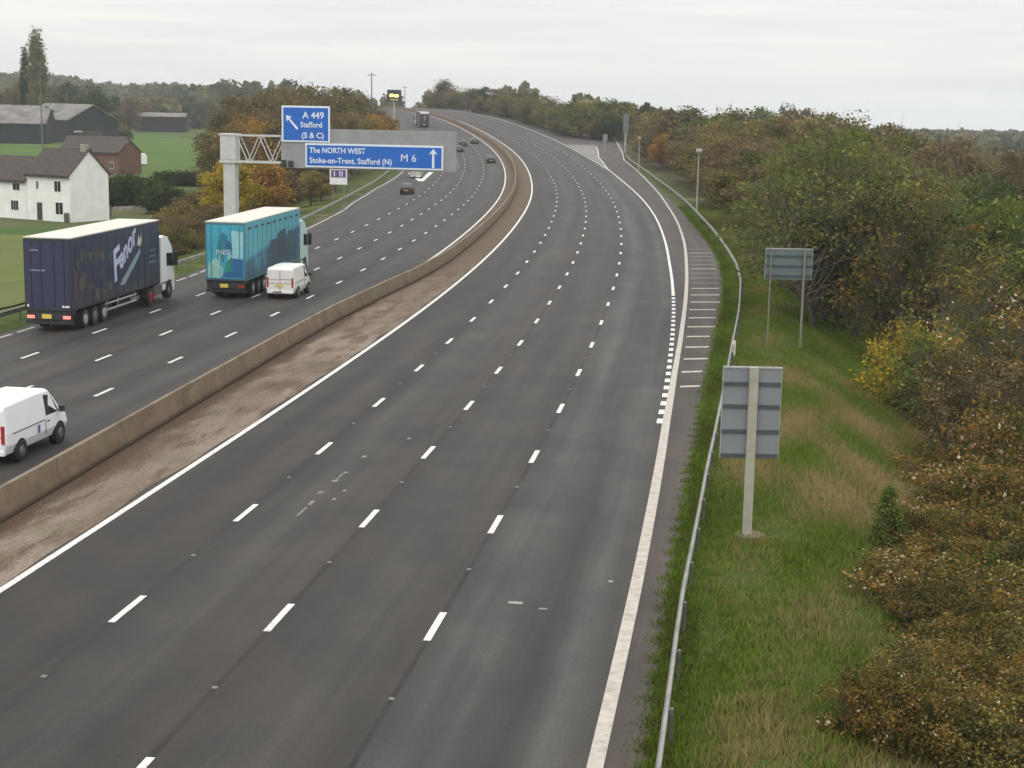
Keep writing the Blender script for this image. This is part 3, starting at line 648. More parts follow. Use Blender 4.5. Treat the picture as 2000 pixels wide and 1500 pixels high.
    for sx in (-1, 1):
        x1 = sx*1.235
        MB().poly([(x1, L+1.35, 2.05), (x1, L+2.55, 1.95), (x1, L+2.4, 2.75), (x1, L+1.35, 2.85)], [(0, 1, 2, 3)]).build('side_window', MT['glass'], cab)
        MB().box(sx*1.42-.14, sx*1.42+.14, L+2.35, L+2.5, 2.0, 2.85).bar((sx*1.2, L+2.4, 2.6), (sx*1.35, L+2.42, 2.6), .05).build('mirror', MT['dark'], cab, .03)
        MB().box(sx*1.225-.01*(sx > 0), sx*1.225+.01*(sx < 0)+.008*sx, L+.46, L+2.3, 1.02, 1.10).build('cab_trim', MT['dark'], cab)
    MB().poly([(-1.1, L+2.79, 2.0), (1.1, L+2.79, 2.0), (1.1, L+2.5, 2.95), (-1.1, L+2.5, 2.95)], [(0, 1, 2, 3)]).build('windscreen', MT['glass'], cab)
    MB().box(-1.18, 1.18, L+2.7, L+2.88, .42, .95).build('front_bumper', MT['redlamp'] if side_mat.name.startswith('navy') else cab_mat, cab, .04)
    return r, body, d
def liverymat(name, base, cols, scale, thr, coord='Object'):
    m, nt, N, Lk, b = newmat(name); tc = N.new('ShaderNodeTexCoord'); v = tc.outputs['Object']
    c = base
    for i, (cc, t0, t1, sc) in enumerate(cols):
        mp = N.new('ShaderNodeMapping'); mp.inputs['Location'].default_value = (i*7.3, i*3.1, i); mp.inputs['Scale'].default_value = (1, sc[0], sc[1]); Lk.new(v, mp.inputs[0])
        n = N.new('ShaderNodeTexNoise'); n.inputs['Scale'].default_value = 1.0; n.inputs['Detail'].default_value = 3; Lk.new(mp.outputs[0], n.inputs[0])
        c = mixc(N, Lk, c, cc, mrange(N, Lk, n.outputs['Fac'], t0, t1))
    sg_ = N.new('ShaderNodeSeparateXYZ'); Lk.new(v, sg_.inputs[0])
    c = mixc(N, Lk, c, (.045, .050, .065), mrange(N, Lk, noise(N, Lk, v, 1.0, 4, .6, (1, 2.2, .25)), .5, .75, 0, .5))
    c = mixc(N, Lk, c, (.085, .078, .07), mrange(N, Lk, sg_.outputs[2], 1.9, 1.15, 0, .45))
    Lk.new(c, b.inputs['Base Color']); b.inputs['Roughness'].default_value = .55; return m
navy = liverymat('navy_curtain', (.022, .028, .058), [((.035, .045, .060), .45, .6, (.3, .5))], 1, 0)
navyrear = plain('navy_rear_door', (.030, .034, .085), .5, noise=.1)
thn = .115
def back_left(u, v, Y, side=1.27): x, y, z = at(u, v, Y); return x, y
x, y = back_left(141, 600, 81.3)[0], 81.3
cx = x-1.27*math.cos(thn); cy = y+1.27*math.sin(thn)
s1, o1 = so(cx, cy); print('navy at', s1, o1)
rn, body, dr = lorry((cx, cy, float(rz(s1, o1))), thn, 'navy blue articulated lorry with slanted white lettering and a white cab', 4.95, 13.6, navy, navyrear, MT['white'], MT['redlit'], MT['redlit'], 3.85)
lt = plain('pale_blue_lettering', (.46, .50, .66), .5)
flat_text_side('F', 2.4, body, 1.285, 6.0, 2.0, .32, lt, .25, .07)
flat_text_side('enor', 1.6, body, 1.285, 6.95, 2.55, .50, lt, .35, .05)
MB().poly([(1.283, y_, z_) for y_, z_ in ((6.9, 1.75), (7.3, 2.05), (10.2, 3.55), (10.3, 3.3), (9.4, 2.7), (7.6, 1.7))], [(0, 1, 2, 3, 4, 5)]).build('swoosh', plain('pale_green_swoosh', (.22, .30, .32), .5), body)
MB().poly([(1.283, y_, z_) for y_, z_ in ((9.75, 3.8), (10.0, 4.35), (10.25, 4.05), (10.5, 4.4), (10.55, 3.9), (10.2, 3.65))], [(0, 1, 2, 3, 4, 5)]).build('emblem', plain('cream_emblem', (.5, .46, .38), .5), body)
for k in range(3): MB().box(1.281, 1.284, 11.6+.15*k, 12.9, 2.5+.35*k, 2.62+.35*k).build('caption_line', plain('dim_teal', (.10, .16, .20), .5), body)
# faded picture patches on the rear half of the curtain
for i in range(26):
    yy = .5+rng.random()*5.0; zz = 1.5+rng.random()*2.6; sz = .12+rng.random()*.35
    a0 = rng.random()*6
    pts = [(1.279+.0002*i, yy+sz*math.cos(a0+t*PI/3)*(.6+.5*rng.random()), zz+sz*math.sin(a0+t*PI/3)*(.6+.6*rng.random())) for t in range(6)]
    if i == 0: pm = []; 
    pm.append(pts)
for j, cc in enumerate(((.06, .055, .04), (.045, .07, .05), (.09, .08, .075))):
    m_ = MB()
    for pts in pm[j::3]: m_.poly(pts, [(0, 1, 2, 3, 4, 5)])
    m_.build('printed_leaves', plain('dull_print_%d' % j, cc, .6), body)
MB().box(1.279, 1.2815, .25, .75, 2.0, 3.2).build('red_print', plain('dull_maroon', (.09, .03, .045), .6), body)
MB().box(-.95, -.45, -.06, -.052, 4.25, 4.33).box(-.95, -.1, -.06, -.052, 3.2, 3.28).build('door_caption', plain('grey_caption', (.22, .22, .28), .5), dr)
MB().box(.75, 1.15, -.062, -.055, 1.32, 1.42).box(-1.15, -1.05, -.062, -.055, 1.32, 1.45).build('door_sticker', MT['white'], dr)

tealm, nt, N, Lk, b = newmat('teal_curtain')
tc = N.new('ShaderNodeTexCoord'); sp = N.new('ShaderNodeSeparateXYZ'); Lk.new(tc.outputs['Object'], sp.inputs[0])
# two-tone livery: lighter teal above a slanted line, slate blue below
ml = N.new('ShaderNodeMath'); ml.operation = 'MULTIPLY_ADD'; Lk.new(sp.outputs[1], ml.inputs[0]); ml.inputs[1].default_value = -.085; Lk.new(sp.outputs[2], ml.inputs[2])
c1 = mixc(N, Lk, (.035, .115, .20), (.085, .36, .44), mrange(N, Lk, ml.outputs[0], 2.25, 2.55))
c1 = mixc(N, Lk, c1, (.11, .38, .40), mrange(N, Lk, noise(N, Lk, tc.outputs['Object'], .5, 2), .5, .65, 0, .5))
c1 = mixc(N, Lk, c1, (.10, .11, .105), mrange(N, Lk, sp.outputs[2], 2.0, 1.15, 0, .5))
c1 = mixc(N, Lk, c1, (.07, .22, .26), mrange(N, Lk, noise(N, Lk, tc.outputs['Object'], 1.0, 4, .6, (1, 2.2, .25)), .5, .75, 0, .35))
Lk.new(c1, b.inputs['Base Color']); b.inputs['Roughness'].default_value = .55
tht = .098
x, y = at(480, 520, 97.3)[0], 97.3
cx = x-1.27*math.cos(tht); cy = y+1.27*math.sin(tht); s1, o1 = so(cx, cy); print('teal at', s1, o1)
tealrear = plain('turquoise_rear_door', (.05, .34, .46), .45, noise=.12, nscale=.8)
tealf = plain('teal_frame', (.07, .16, .17), .5)
cabw = plain('pale_mint_cab', (.50, .66, .62), .35, noise=.05)
rt_, body, dr = lorry((cx, cy, float(rz(s1, o1))), tht, 'turquoise and slate-blue articulated lorry overtaking the navy one', 4.80, 14.4, tealm, tealrear, cabw, MT['dark'], MT['redlamp'], 3.8, frame_mat=tealf)
def tpoly(pts, name, col, par, side='x', off=1.279):
    m = MB().poly([((off, a, b) if side == 'x' else (a, off, b)) for a, b in pts], [tuple(range(len(pts)))]); return m.build(name, plain(name+'_colour', col, .5), par)
tpoly([(5.6, 1.5), (13.2, 1.4), (13.2, 3.3), (11.2, 3.45), (11.1, 2.9), (10.3, 2.9), (10.2, 3.75), (8.0, 3.5), (7.9, 3.2), (6.0, 3.2)], 'dark_print', (.035, .075, .11), body, off=1.2795)
tpoly([(8.2, 1.9), (10.3, 1.9), (10.0, 2.8), (8.3, 2.9)], 'grey_print', (.05, .065, .075), body, off=1.283)
tpoly([(11.3, 1.8), (12.9, 1.8), (12.9, 3.1), (11.3, 3.2)], 'green_print', (.035, .10, .115), body, off=1.2835)
for k in range(9): MB().box(1.2833, 1.292, .7+1.55*k, 1.3+1.55*k, 4.30, 4.42).build('vent_strip', MT['dark'], body)
yo = -.0365
for nm, cc, pts in (('pale_print', (.26, .55, .60), [(.1, 2.3), (1.1, 2.35), (1.15, 4.2), (.35, 4.25), (.3, 3.2)]),
                    ('mint_print', (.25, .52, .46), [(-1.15, 1.32), (-.2, 1.32), (-.15, 1.9), (-.6, 2.6), (-1.1, 2.2)]),
                    ('deep_blue_print', (.015, .13, .30), [(-.3, 1.34), (1.13, 1.34), (1.13, 2.5), (.3, 2.55), (.05, 1.8)]),
                    ('green_block', (.02, .24, .20), [(-.1, 1.7), (.45, 1.75), (.4, 2.6), (.1, 2.4)]),
                    ('dark_trees', (.02, .19, .25), [(-.5, 2.4), (-.1, 2.3), (.05, 3.1), (.15, 3.9), (-.2, 4.15), (-.4, 3.7), (-.55, 3.1)]),
                    ('navy_figure', (.03, .11, .26), [(-.05, 2.9), (.45, 2.8), (.4, 3.5), (.1, 3.7)])):
    yo -= .001; tpoly(pts, nm, cc, dr, 'y', yo)
text('FRESH', .42, (-.62, yo-.003, 2.78), R90, plain('pale_wording', (.40, .55, .60), .5), dr, bold=.01)
tpoly([(-.45, 2.0), (-.38, 1.4), (-.3, 1.4), (-.32, 2.9), (-.42, 2.9)], 'pale_streak', (.35, .6, .6), dr, 'y', yo-.006)

def loft(st, parent, name, mat, bevel=.05):
    """st: list of (y, zbot, wbot, zbelt, wbelt, ztop, wtop); closed body"""
    m = MB(); n = 10
    for (y, zb, wb, zl, wl, zt, wt) in st:
        zm = zb+(zl-zb)*.45; wm = max(wb, wl)*1.01
        m.v += [(-wb*.9, y, zb), (-wm, y, zm), (-wl, y, zl), (-wt, y, zt-.06*(zt-zl)), (-wt*.8, y, zt), (wt*.8, y, zt), (wt, y, zt-.06*(zt-zl)), (wl, y, zl), (wm, y, zm), (wb*.9, y, zb)]
    for i in range(len(st)-1):
        for j in range(n): m.f.append((i*n+j, i*n+(j+1) % n, (i+1)*n+(j+1) % n, (i+1)*n+j))
    m.f.append(tuple(range(n))[::-1]); m.f.append(tuple(range((len(st)-1)*n, len(st)*n)))
    o = m.build(name, mat, parent, bevel); return o
def stat(st, y):
    a = np.array(st); return [float(np.interp(y, a[:, 0], a[:, i])) for i in range(7)]
def sidepatch(st, pts, sx, off=.012):
    out = []
    for y, t in pts:
        _, zb, wb, zl, wl, zt, wt = stat(st, y); out.append((sx*((wl+(wt-wl)*t)+off), y, zl+(zt-.06*(zt-zl)-zl)*t))
    return out
def van(loc, th, label, paint, rearwin=False, L=4.9, H=1.97, w=.95):
    r = empty('panel_van', loc, -th, label, 'van')
    st = [(0, .42, w*.93, 1.10, w*.97, H-.14, w*.86), (.12, .36, w, 1.08, w, H, w*.88), (L*.45, .34, w, 1.06, w, H+.03, w*.89), (L*.69, .34, w, 1.05, w, H-.01, w*.87), (L*.80, .34, w, 1.08, w*.985, H-.38, w*.82), (L*.875, .34, w, 1.06, w*.96, 1.22, w*.84), (L*.96, .36, w*.95, .92, w*.90, 1.0, w*.76), (L, .42, w*.84, .72, w*.80, .78, w*.66)]
    b = loft(st, r, 'body', paint, .04)
    for sx in (-1, 1):
        MB().poly(sidepatch(st, [(L*.60, .10), (L*.815, .10), (L*.80, .5), (L*.715, .88), (L*.60, .88)], sx), [(0, 1, 2, 3, 4)] if sx < 0 else [(4, 3, 2, 1, 0)]).build('side_window', MT['glass'], b)
        MB().box(sx*(w+.14)-.09, sx*(w+.14)+.09, L*.775, L*.81, 1.12, 1.36).build('mirror', MT['dark'], b, .03)
        MB().box(sx*(w+.014)-.006, sx*(w+.014)+.006, .4, L*.58, 1.02, 1.045).box(sx*(w+.014)-.006, sx*(w+.014)+.006, L*.585, L*.59, .5, 1.0).build('door_seam', MT['dark'], b)
        MB().box(sx*(w+.014)-.008, sx*(w+.014)+.008, L*.615, L*.65, .92, .96).build('door_handle', MT['dark'], b)
        for yy in (L*.20, L*.81):
            arch = MB().cyl((sx*(w-.10), yy, .36), .42, 'x', .24, 18).build('wheel_arch', MT['black'], r)
            wheel(r, sx*(w-.065), yy, .34, .22)
        MB().box(sx*(w*.86)-.06, sx*(w*.86)+.06, -.02, .04, .75, 1.35).build('rear_lamp', MT['redlamp'], b)
        MB().box(sx*.62-.14, sx*.62+.14, L*.955, L*.99, .66, .84).build('headlight', MT['signwhite'], b, .03)
    # windscreen lies on the slope between the roof edge and the bonnet
    q = []
    for yy, t in ((L*.865, 0), (L*.72, 1)):
        s_ = stat(st, yy)
        for sx in ((-1, 1) if t == 0 else (1, -1)): q.append((sx*s_[6]*.80, yy+.012, s_[5]+.014))
    MB().poly(q, [(0, 1, 2, 3)]).build('windscreen', MT['glass'], b)
    if rearwin:
        MB().box(-.62, -.06, -.035, -.012, 1.22, 1.62).box(.06, .62, -.035, -.012, 1.22, 1.62).build('rear_window', MT['glass'], b)
    MB().box(-.012, .012, -.022, -.005, .5, H-.2).box(-w*.8, w*.8, -.022, -.005, 1.24, 1.255).box(-w*.8, w*.8, -.022, -.005, .98, .995).build('door_gap', MT['galvdark'], b)
    MB().box(-w*.9, w*.9, -.05, .1, .36, .52).build('rear_bumper', MT['white'], b, .02)
    MB().box(-.28, .20, -.055, -.03, .80, .93).build('number_plate', MT['yellowplate'], b)
    MB().box(-.45, .10, -.075, -.052, .42, .50).build('tow_step', MT['dark'], b)
    return r, b, st
# near van, its wheels at the photo's ground contacts
x1, y1, _ = gz(37, 902, -.2); x2, y2, _ = gz(118, 866, -.2)
thv = math.atan2(x2-x1, y2-y1); print('van heading', thv, 'wheelbase', math.hypot(x2-x1, y2-y1))
thv = .14; w = .955
mx_, my_ = (x1+x2)/2, (y1+y2)/2
cx = mx_-.9*math.cos(thv)-2.5*math.sin(thv); cy = my_+.9*math.sin(thv)-2.5*math.cos(thv)
s1, o1 = so(cx, cy)
vr, vb, vst = van((cx, cy, float(rz(s1+2, o1))), thv, 'white panel van cut by the left edge of the photo beside the central barrier', plain('white_van_paint', (.76, .78, .77), .3, noise=.03), H=2.02)
MB().box(w+.016, w+.02, 2.25, 2.42, .68, .95).build('blue_badge', plain('dull_blue', (.12, .13, .35), .5), vb)
# white van beside the turquoise lorry
thw = .10; x, y, _ = at(547, 560, 97.6)
s1, o1 = so(x, y)
van((x, y, float(rz(s1, o1))), thw, 'small white van driving alongside the turquoise lorry', plain('cream_white_van_paint', (.74, .73, .68), .35, noise=.04), H=1.98, L=4.6, w=.92)

def car(loc, th, label, paint, cat='car'):
    r = empty('parked_car' if False else 'car', loc, -th, label, cat); w = .88; L = 4.3
    st = [(0, .38, w*.86, .80, w*.88, .86, w*.78), (.10, .28, w*.95, .90, w*.95, 1.0, w*.80), (.55, .24, w, .92, w*.98, 1.36, w*.68), (1.1, .22, w, .93, w, 1.46, w*.70), (2.2, .22, w, .92, w, 1.45, w*.70), (2.95, .22, w, .93, w*.98, 1.05, w*.78), (3.9, .25, w*.95, .80, w*.92, .86, w*.76), (L, .35, w*.8, .60, w*.8, .66, w*.66)]
    b = loft(st, r, 'body', paint, .04)
    for sx in (-1, 1):
        MB().poly(sidepatch(st, [(.62, .12), (2.75, .12), (2.2, .85), (1.0, .85)], sx), [(0, 1, 2, 3)] if sx < 0 else [(3, 2, 1, 0)]).build('side_window', MT['glass'], b)
        for yy in (.75, 3.4):
            wheel(r, sx*(w-.08), yy, .32, .2)
        MB().box(sx*.72-.1, sx*.72+.1, -.01, .05, .70, .84).build('rear_lamp', MT['redlamp'], b)
    MB().poly([(-.62, .13, 1.02), (.62, .13, 1.02), (.55, .52, 1.35), (-.55, .52, 1.35)], [(0, 1, 2, 3)]).build('rear_window', MT['glass'], b)
    MB().poly([(-.68, 2.93, 1.08), (.68, 2.93, 1.08), (.56, 2.28, 1.44), (-.56, 2.28, 1.44)], [(0, 1, 2, 3)]).build('windscreen', MT['glass'], b)
    MB().box(-.26, .26, -.02, .01, .5, .61).build('number_plate', MT['yellowplate'], b)
    return r
blk = plain('near_black_car_paint', (.020, .020, .024), .35, noise=.02); dgry = plain('dark_grey_car_paint', (.04, .045, .05), .35, noise=.02); mar = plain('dark_plum_car_paint', (.030, .018, .026), .35, noise=.02)
def on_road(u, v, Lc=4.3):
    """point on the left carriageway under an image position"""
    s1, o1 = 200., -18.
    d = ray(u, v); lo, hi = 60., 600.
    for _ in range(60):
        m = (lo+hi)/2; s1, o1 = so(d[0]*m, m); g = CAMH+d[2]*m-float(rz(s1, o1))
        if g > 0: lo = m
        else: hi = m
    return d[0]*m, m, float(rz(s1, o1)), float(ip(s1, TH)), s1, o1
for (u, v, lb, pt) in ((793, 380, 'dark plum car in the left lane below the blue gantry sign', mar), (959, 319, 'black car nearest the central barrier on the far bend', blk), (905, 286, 'black car right of the gantry board in a middle lane', blk), (928, 281, 'dark grey car closest behind the far lorry near the barrier', dgry), (897, 297, 'dark car half hidden by the right end of the gantry board', dgry)):
    x, y, z, t, s1, o1 = on_road(u, v); print('car', round(s1), round(o1, 1)); car((x, y, z), t, lb, pt)
x, y, z, t, s1, o1 = on_road(803, 358); van((x-.2, y+14, z), t, 'pale van ahead of the dark plum car, mostly behind the gantry board', plain('pale_grey_green_paint', (.42, .50, .45), .4), H=2.3)
x, y, z, t, s1, o1 = on_road(829, 249); print('far lorry', s1, o1)
farm = plain('maroon_curtain', (.06, .035, .06), .5, noise=.2, nscale=.6); farr = plain('dark_maroon_doors', (.045, .03, .05), .5)
fl, body, dr = lorry((x, y, z), t, 'distant dark maroon lorry with a white roof edge cresting the left carriageway', 4.3, 12.5, farm, farr, MT['white'], MT['dark'], MT['dark'], 3.6, frame_mat=farr)
MB().box(-1.24, 1.24, -.07, -.045, 3.75, 4.28).build('header_board', MT['white'], dr)
MB().box(-.25, .3, -.07, -.053, 1.9, 3.2).build('rear_print', plain('grey_pink_print', (.22, .16, .20), .5), dr)

# ------------------------------------------------------------------ buildings
def house(loc, rot, L, W, eave, apex, label, wallm, roofm, wins, over=.25, cat='house', chimney=None):
    """front along +x from origin corner going -x; origin = front-right corner; depth along +y"""
    r = empty('house' if cat == 'house' else cat, loc, rot, label, cat)
    MB().prism([(0, -1), (0, 0)], 0, 1)
    w = MB(); pts = [(0, 0, -1.2), (0, W, -1.2), (0, W, eave), (0, W/2, apex), (0, 0, eave)]
    w.v = pts+[(-L, a, b) for _, a, b in pts]; w.f = [(0, 1, 2, 3, 4), (9, 8, 7, 6, 5), (0, 4, 9, 5), (1, 6, 7, 2), (2, 7, 8, 3), (3, 8, 9, 4), (0, 5, 6, 1)]
    w.build('wall', wallm, r)
    sl = (apex-eave)/(W/2); t = .16
    rf = MB()
    for sgn in (0, 1):
        y_e = -over if sgn == 0 else W+over; z_e = eave-over*sl
        a = [(over*.6, y_e, z_e+.03), (over*.6, W/2, apex+.03), (over*.6, W/2, apex+.03+t), (over*.6, y_e, z_e+.03+t)]
        b2 = [(-L-over*.6, p[1], p[2]) for p in a]
        rf.poly(a+b2, [(0, 1, 2, 3), (7, 6, 5, 4), (0, 4, 5, 1), (1, 5, 6, 2), (2, 6, 7, 3), (3, 7, 4, 0)])
    ro = rf.build('roof', roofm, r)
    MB().box(-L, .05, -over-.14, -over-.02, eave-over*sl-.10, eave-over*sl+.02).build('gutter', MT['dark'], ro)
    if chimney:
        for cx_ in chimney: MB().box(cx_-.35, cx_+.35, W/2-.3, W/2+.3, apex-.4, apex+.75).build('chimney', MT['conc'], ro)
    for (x0, x1, z0, z1, nm) in wins:
        f = MB().box(x0, x1, -.03, .02, z0, z1).build(nm, MT['white'] if nm == 'window' else plain('dark_green_door', (.03, .05, .035), .5), r)
        if nm == 'window':
            n_ = 2 if x1-x0 < 1.3 else 3; ww = (x1-x0-.06*(n_+1))/n_
            pn = MB()
            for i in range(n_): pn.box(x0+.06+i*(ww+.06), x0+.06+i*(ww+.06)+ww, -.045, -.031, z0+.07, z1-.07)
            pn.build('pane', MT['glass'], f)
    return r
hx, hy, hz = gz(138, 434, -2.35)
rot = math.radians(-31)
hm = house((hx, hy, hz), rot, 7.0, 6.0, 5.25, 7.95, 'white rendered cottage with a brown tiled roof standing beyond the navy lorry', MT['render'], MT['slate'], [(-2.35, -1.1, .75, 2.2, 'window'), (-2.45, -1.35, 3.3, 4.6, 'window'), (-5.4, -4.95, 3.5, 4.5, 'window'), (-5.35, -4.5, .0, 2.0, 'door')], chimney=[-.6])
hd = [c for c in hm.children]
wx = hx-7.0*math.cos(rot); wy = hy-7.0*math.sin(rot)
house((wx-.05, wy+.0, hz), rot, 8.0, 5.6, 4.45, 6.9, 'lower white wing adjoining the cottage at the left edge of the photo', MT['render'], MT['slate'], [(-2.6, -1.3, .9, 2.1, 'window'), (-2.2, -1.0, 3.2, 4.1, 'window')])
MB().box(-.65, .05, -.35, .35, 7.7, 8.1)
# garden fence in front of the gable
def fencebox(p0, p1, h, name, label, mat, cat='fence', t=.12, drop=.4):
    z0 = min(gxy(*p0), gxy(*p1)); d = math.hypot(p1[0]-p0[0], p1[1]-p0[1]); a = math.atan2(p1[1]-p0[1], p1[0]-p0[0])
    r = empty(name, (p0[0], p0[1], z0), a, label, cat); n = max(2, int(d/1.8)); 
    MB().box(0, d, -t/2, t/2, -drop, h).build('boards' if cat == 'fence' else 'masonry', mat, r)
    for i in range(n+1): MB().box(d*i/n-.07, d*i/n+.07, -t/2-.05, -t/2-.001, -drop, h+.1).build('post', mat, r)
    return r
a1 = gz(126, 436, -2.4); a2 = gz(216, 420, -2.4)
fencebox(a1[:2], a2[:2], 1.1, 'garden_fence', 'grey boarded garden fence below the white gable', MT['wood'])
a1 = gz(222, 412, -2.4); a2 = gz(282, 409, -2.4)
fencebox(a1[:2], a2[:2], .5, 'garden_wall', 'low pale wall right of the white cottage', MT['conc'], 'wall', .3)
# brick cottage
bx, by, bz = gz(232, 341, -2.0)
house((bx, by, bz), math.radians(-32), 6.5, 5.6, 3.9, 6.0, 'small red brick cottage behind the white one', MT['brick'], MT['slate'], [(-2.2, -1.2, 1.0, 2.2, 'window')])
bx, by, bz = gz(205, 325, -2.0)
house((bx, by+14, bz), math.radians(-10), 13.5, 6, 3.0, 5.4, 'long low brick outbuilding with a rusty brown roof behind the cottages', MT['brick'], MT['slate'], [])
# barns
def barn(u0, u1, vap, vea, vb, Y, depth, label, rot=0.0, wall='barnwall', roof='barnroof'):
    x0, _, _ = at(u0, vb, Y); x1, _, zb = at(u1, vb, Y); zap = at(u0, vap, Y)[2]; zea = at(u0, vea, Y)[2]
    W = x1-x0; gzv = gxy(x1, Y); r = empty('barn', (x1, Y, gzv), rot, label, 'barn')
    w = MB(); pr = [(0, -2), (0, zea-gzv), (-W/2, zap-gzv), (-W, zea-gzv), (-W, -2)]
    w.v = [(a, 0, b) for a, b in pr]+[(a, depth, b) for a, b in pr]; w.f = [(4, 3, 2, 1, 0), (5, 6, 7, 8, 9), (0, 1, 6, 5), (3, 4, 9, 8), (1, 2, 7, 6), (2, 3, 8, 7)]
    w.build('wall', MT[wall], r)
    rf = MB(); ov = .5; sl = (zap-zea)/(W/2)
    for sgn in (1, -1):
        xe = .4 if sgn > 0 else -W-.4; ze = zea-gzv-.4*sl
        a = [(xe, -ov, ze+.04), (-W/2, -ov, zap-gzv+.04), (-W/2, -ov, zap-gzv+.3), (xe, -ov, ze+.3)]
        rf.poly(a+[(p[0], depth+ov, p[2]) for p in a], [(0, 1, 2, 3), (7, 6, 5, 4), (0, 4, 5, 1), (1, 5, 6, 2), (2, 6, 7, 3), (3, 7, 4, 0)])
    rf.build('roof', MT[roof], r)
    dh = (zea-gzv)*.55
    MB().box(-W*.68, -W*.32, -.06, -.01, -.5, dh).build('door', plain('brown_barn_door', (.07, .05, .04), .8), r)
    MB().box(-W*.9, -W*.72, -.06, -.01, dh*.85, dh).build('window', MT['galv'], r)
    return r
barn(132, 231, 205, 234, 272, 450, 40, 'large dark clad barn with a pale grey roof, right one of the pair', .62)
barn(54, 128, 208, 230, 272, 462, 40, 'dark clad barn with grey roof, left one of the pair', .62)
bx, by, bz = at(91, 283, 425); bz = gxy(bx, by)
house((bx, by, bz), .12, 26, 16, CAMH+ray(91, 242)[2]*425-bz, CAMH+ray(91, 213)[2]*425-bz, 'long low dark barn with a mottled grey roof at the left edge of the photo', MT['barnwall'], MT['barnroof'], [], cat='barn')
bx, by, bz = at(363, 253, 590); bz = gxy(bx, by)
house((bx, by, bz), .10, 18.5, 9, CAMH+ray(363, 229)[2]*590-bz, CAMH+ray(363, 222)[2]*590-bz, 'black field shed with a thin grey roof beside the green field', plain('shed_wall_and_front_shade', (.014, .016, .018), .8), MT['barnroof'], [], cat='shed')  # dark shed walls, with the open front's inner shade painted in as black
bx, by, bz = at(1500, 238, 520); bz = gxy(bx, by)
house((bx, by, CAMH+ray(1500, 238)[2]*520-3.2), .05, 12, 7, 3.4, 4.2, 'pale flat-roofed building half buried in the trees on the right skyline', MT['render'], MT['conc'], [], cat='building')
# white caravans / trailer
def caravan(u, v, Y, wpx, label, h=2.2, rot=.3):
    px, py, _ = at(u, v, Y); z0 = gxy(px, py); r = empty('caravan', (px, py, z0), rot, label, 'caravan'); L = wpx/FPX*Y
    MB().prism([(0, .45), (L, .45), (L, h-.3), (L-.4, h), (.4, h), (0, h-.35)], 0, 2.0).build('body', MT['white'], r, .08)
    MB().box(L*.3, L*.6, -.03, -.001, 1.2, 1.7).build('window', MT['glass'], r)
    for xx in (L*.45, L*.6): MB().cyl((xx, .05, .32), .32, 'y', .2, 12).build('wheel', MT['black'], r)
caravan(252, 306, 318, 34, 'large white trailer standing beside the brick cottage', 2.6)
caravan(188, 275, 345, 24, 'small white caravan behind the brick cottage', 2.9, .1)
caravan(218, 275, 352, 16, 'pale low caravan right of the small white one', 2.6, .1)

# ------------------------------------------------------------------ vegetation
def tube(pts, rad, n=5):
    V = []; F = []; pts = [np.array(p, float) for p in pts]
    for i, p in enumerate(pts):
        d = pts[min(i+1, len(pts)-1)]-pts[max(i-1, 0)]; d /= (np.linalg.norm(d)+1e-9)
        a = np.cross(d, [0.31, .9, .2]); a /= np.linalg.norm(a)+1e-9; b = np.cross(d, a)
        for k in range(n): t = 2*PI*k/n; V.append(p+rad[i]*(a*math.cos(t)+b*math.sin(t)))
    for i in range(len(pts)-1):
        for k in range(n): F.append((i*n+k, i*n+(k+1) % n, (i+1)*n+(k+1) % n, (i+1)*n+k))
    return V, F
def leaves(C, size, r, flat=.0, aspect=.7):
    """random leaf quads at centres C"""
    n = len(C); a = r.normal(size=(n, 3)); a /= np.linalg.norm(a, axis=1)[:, None]
    b = r.normal(size=(n, 3)); b -= (a*b).sum(1)[:, None]*a; b /= np.linalg.norm(b, axis=1)[:, None]
    s = size*(.45+1.25*r.random(n)**1.5)[:, None]; a = a*s*.5; b = b*s*.5*aspect
    V = np.stack([C-a, C+b*.9-a*.1, C+a, C-b*.9-a*.1], 1).reshape(-1, 3); F = np.arange(4*n).reshape(n, 4); return V, F
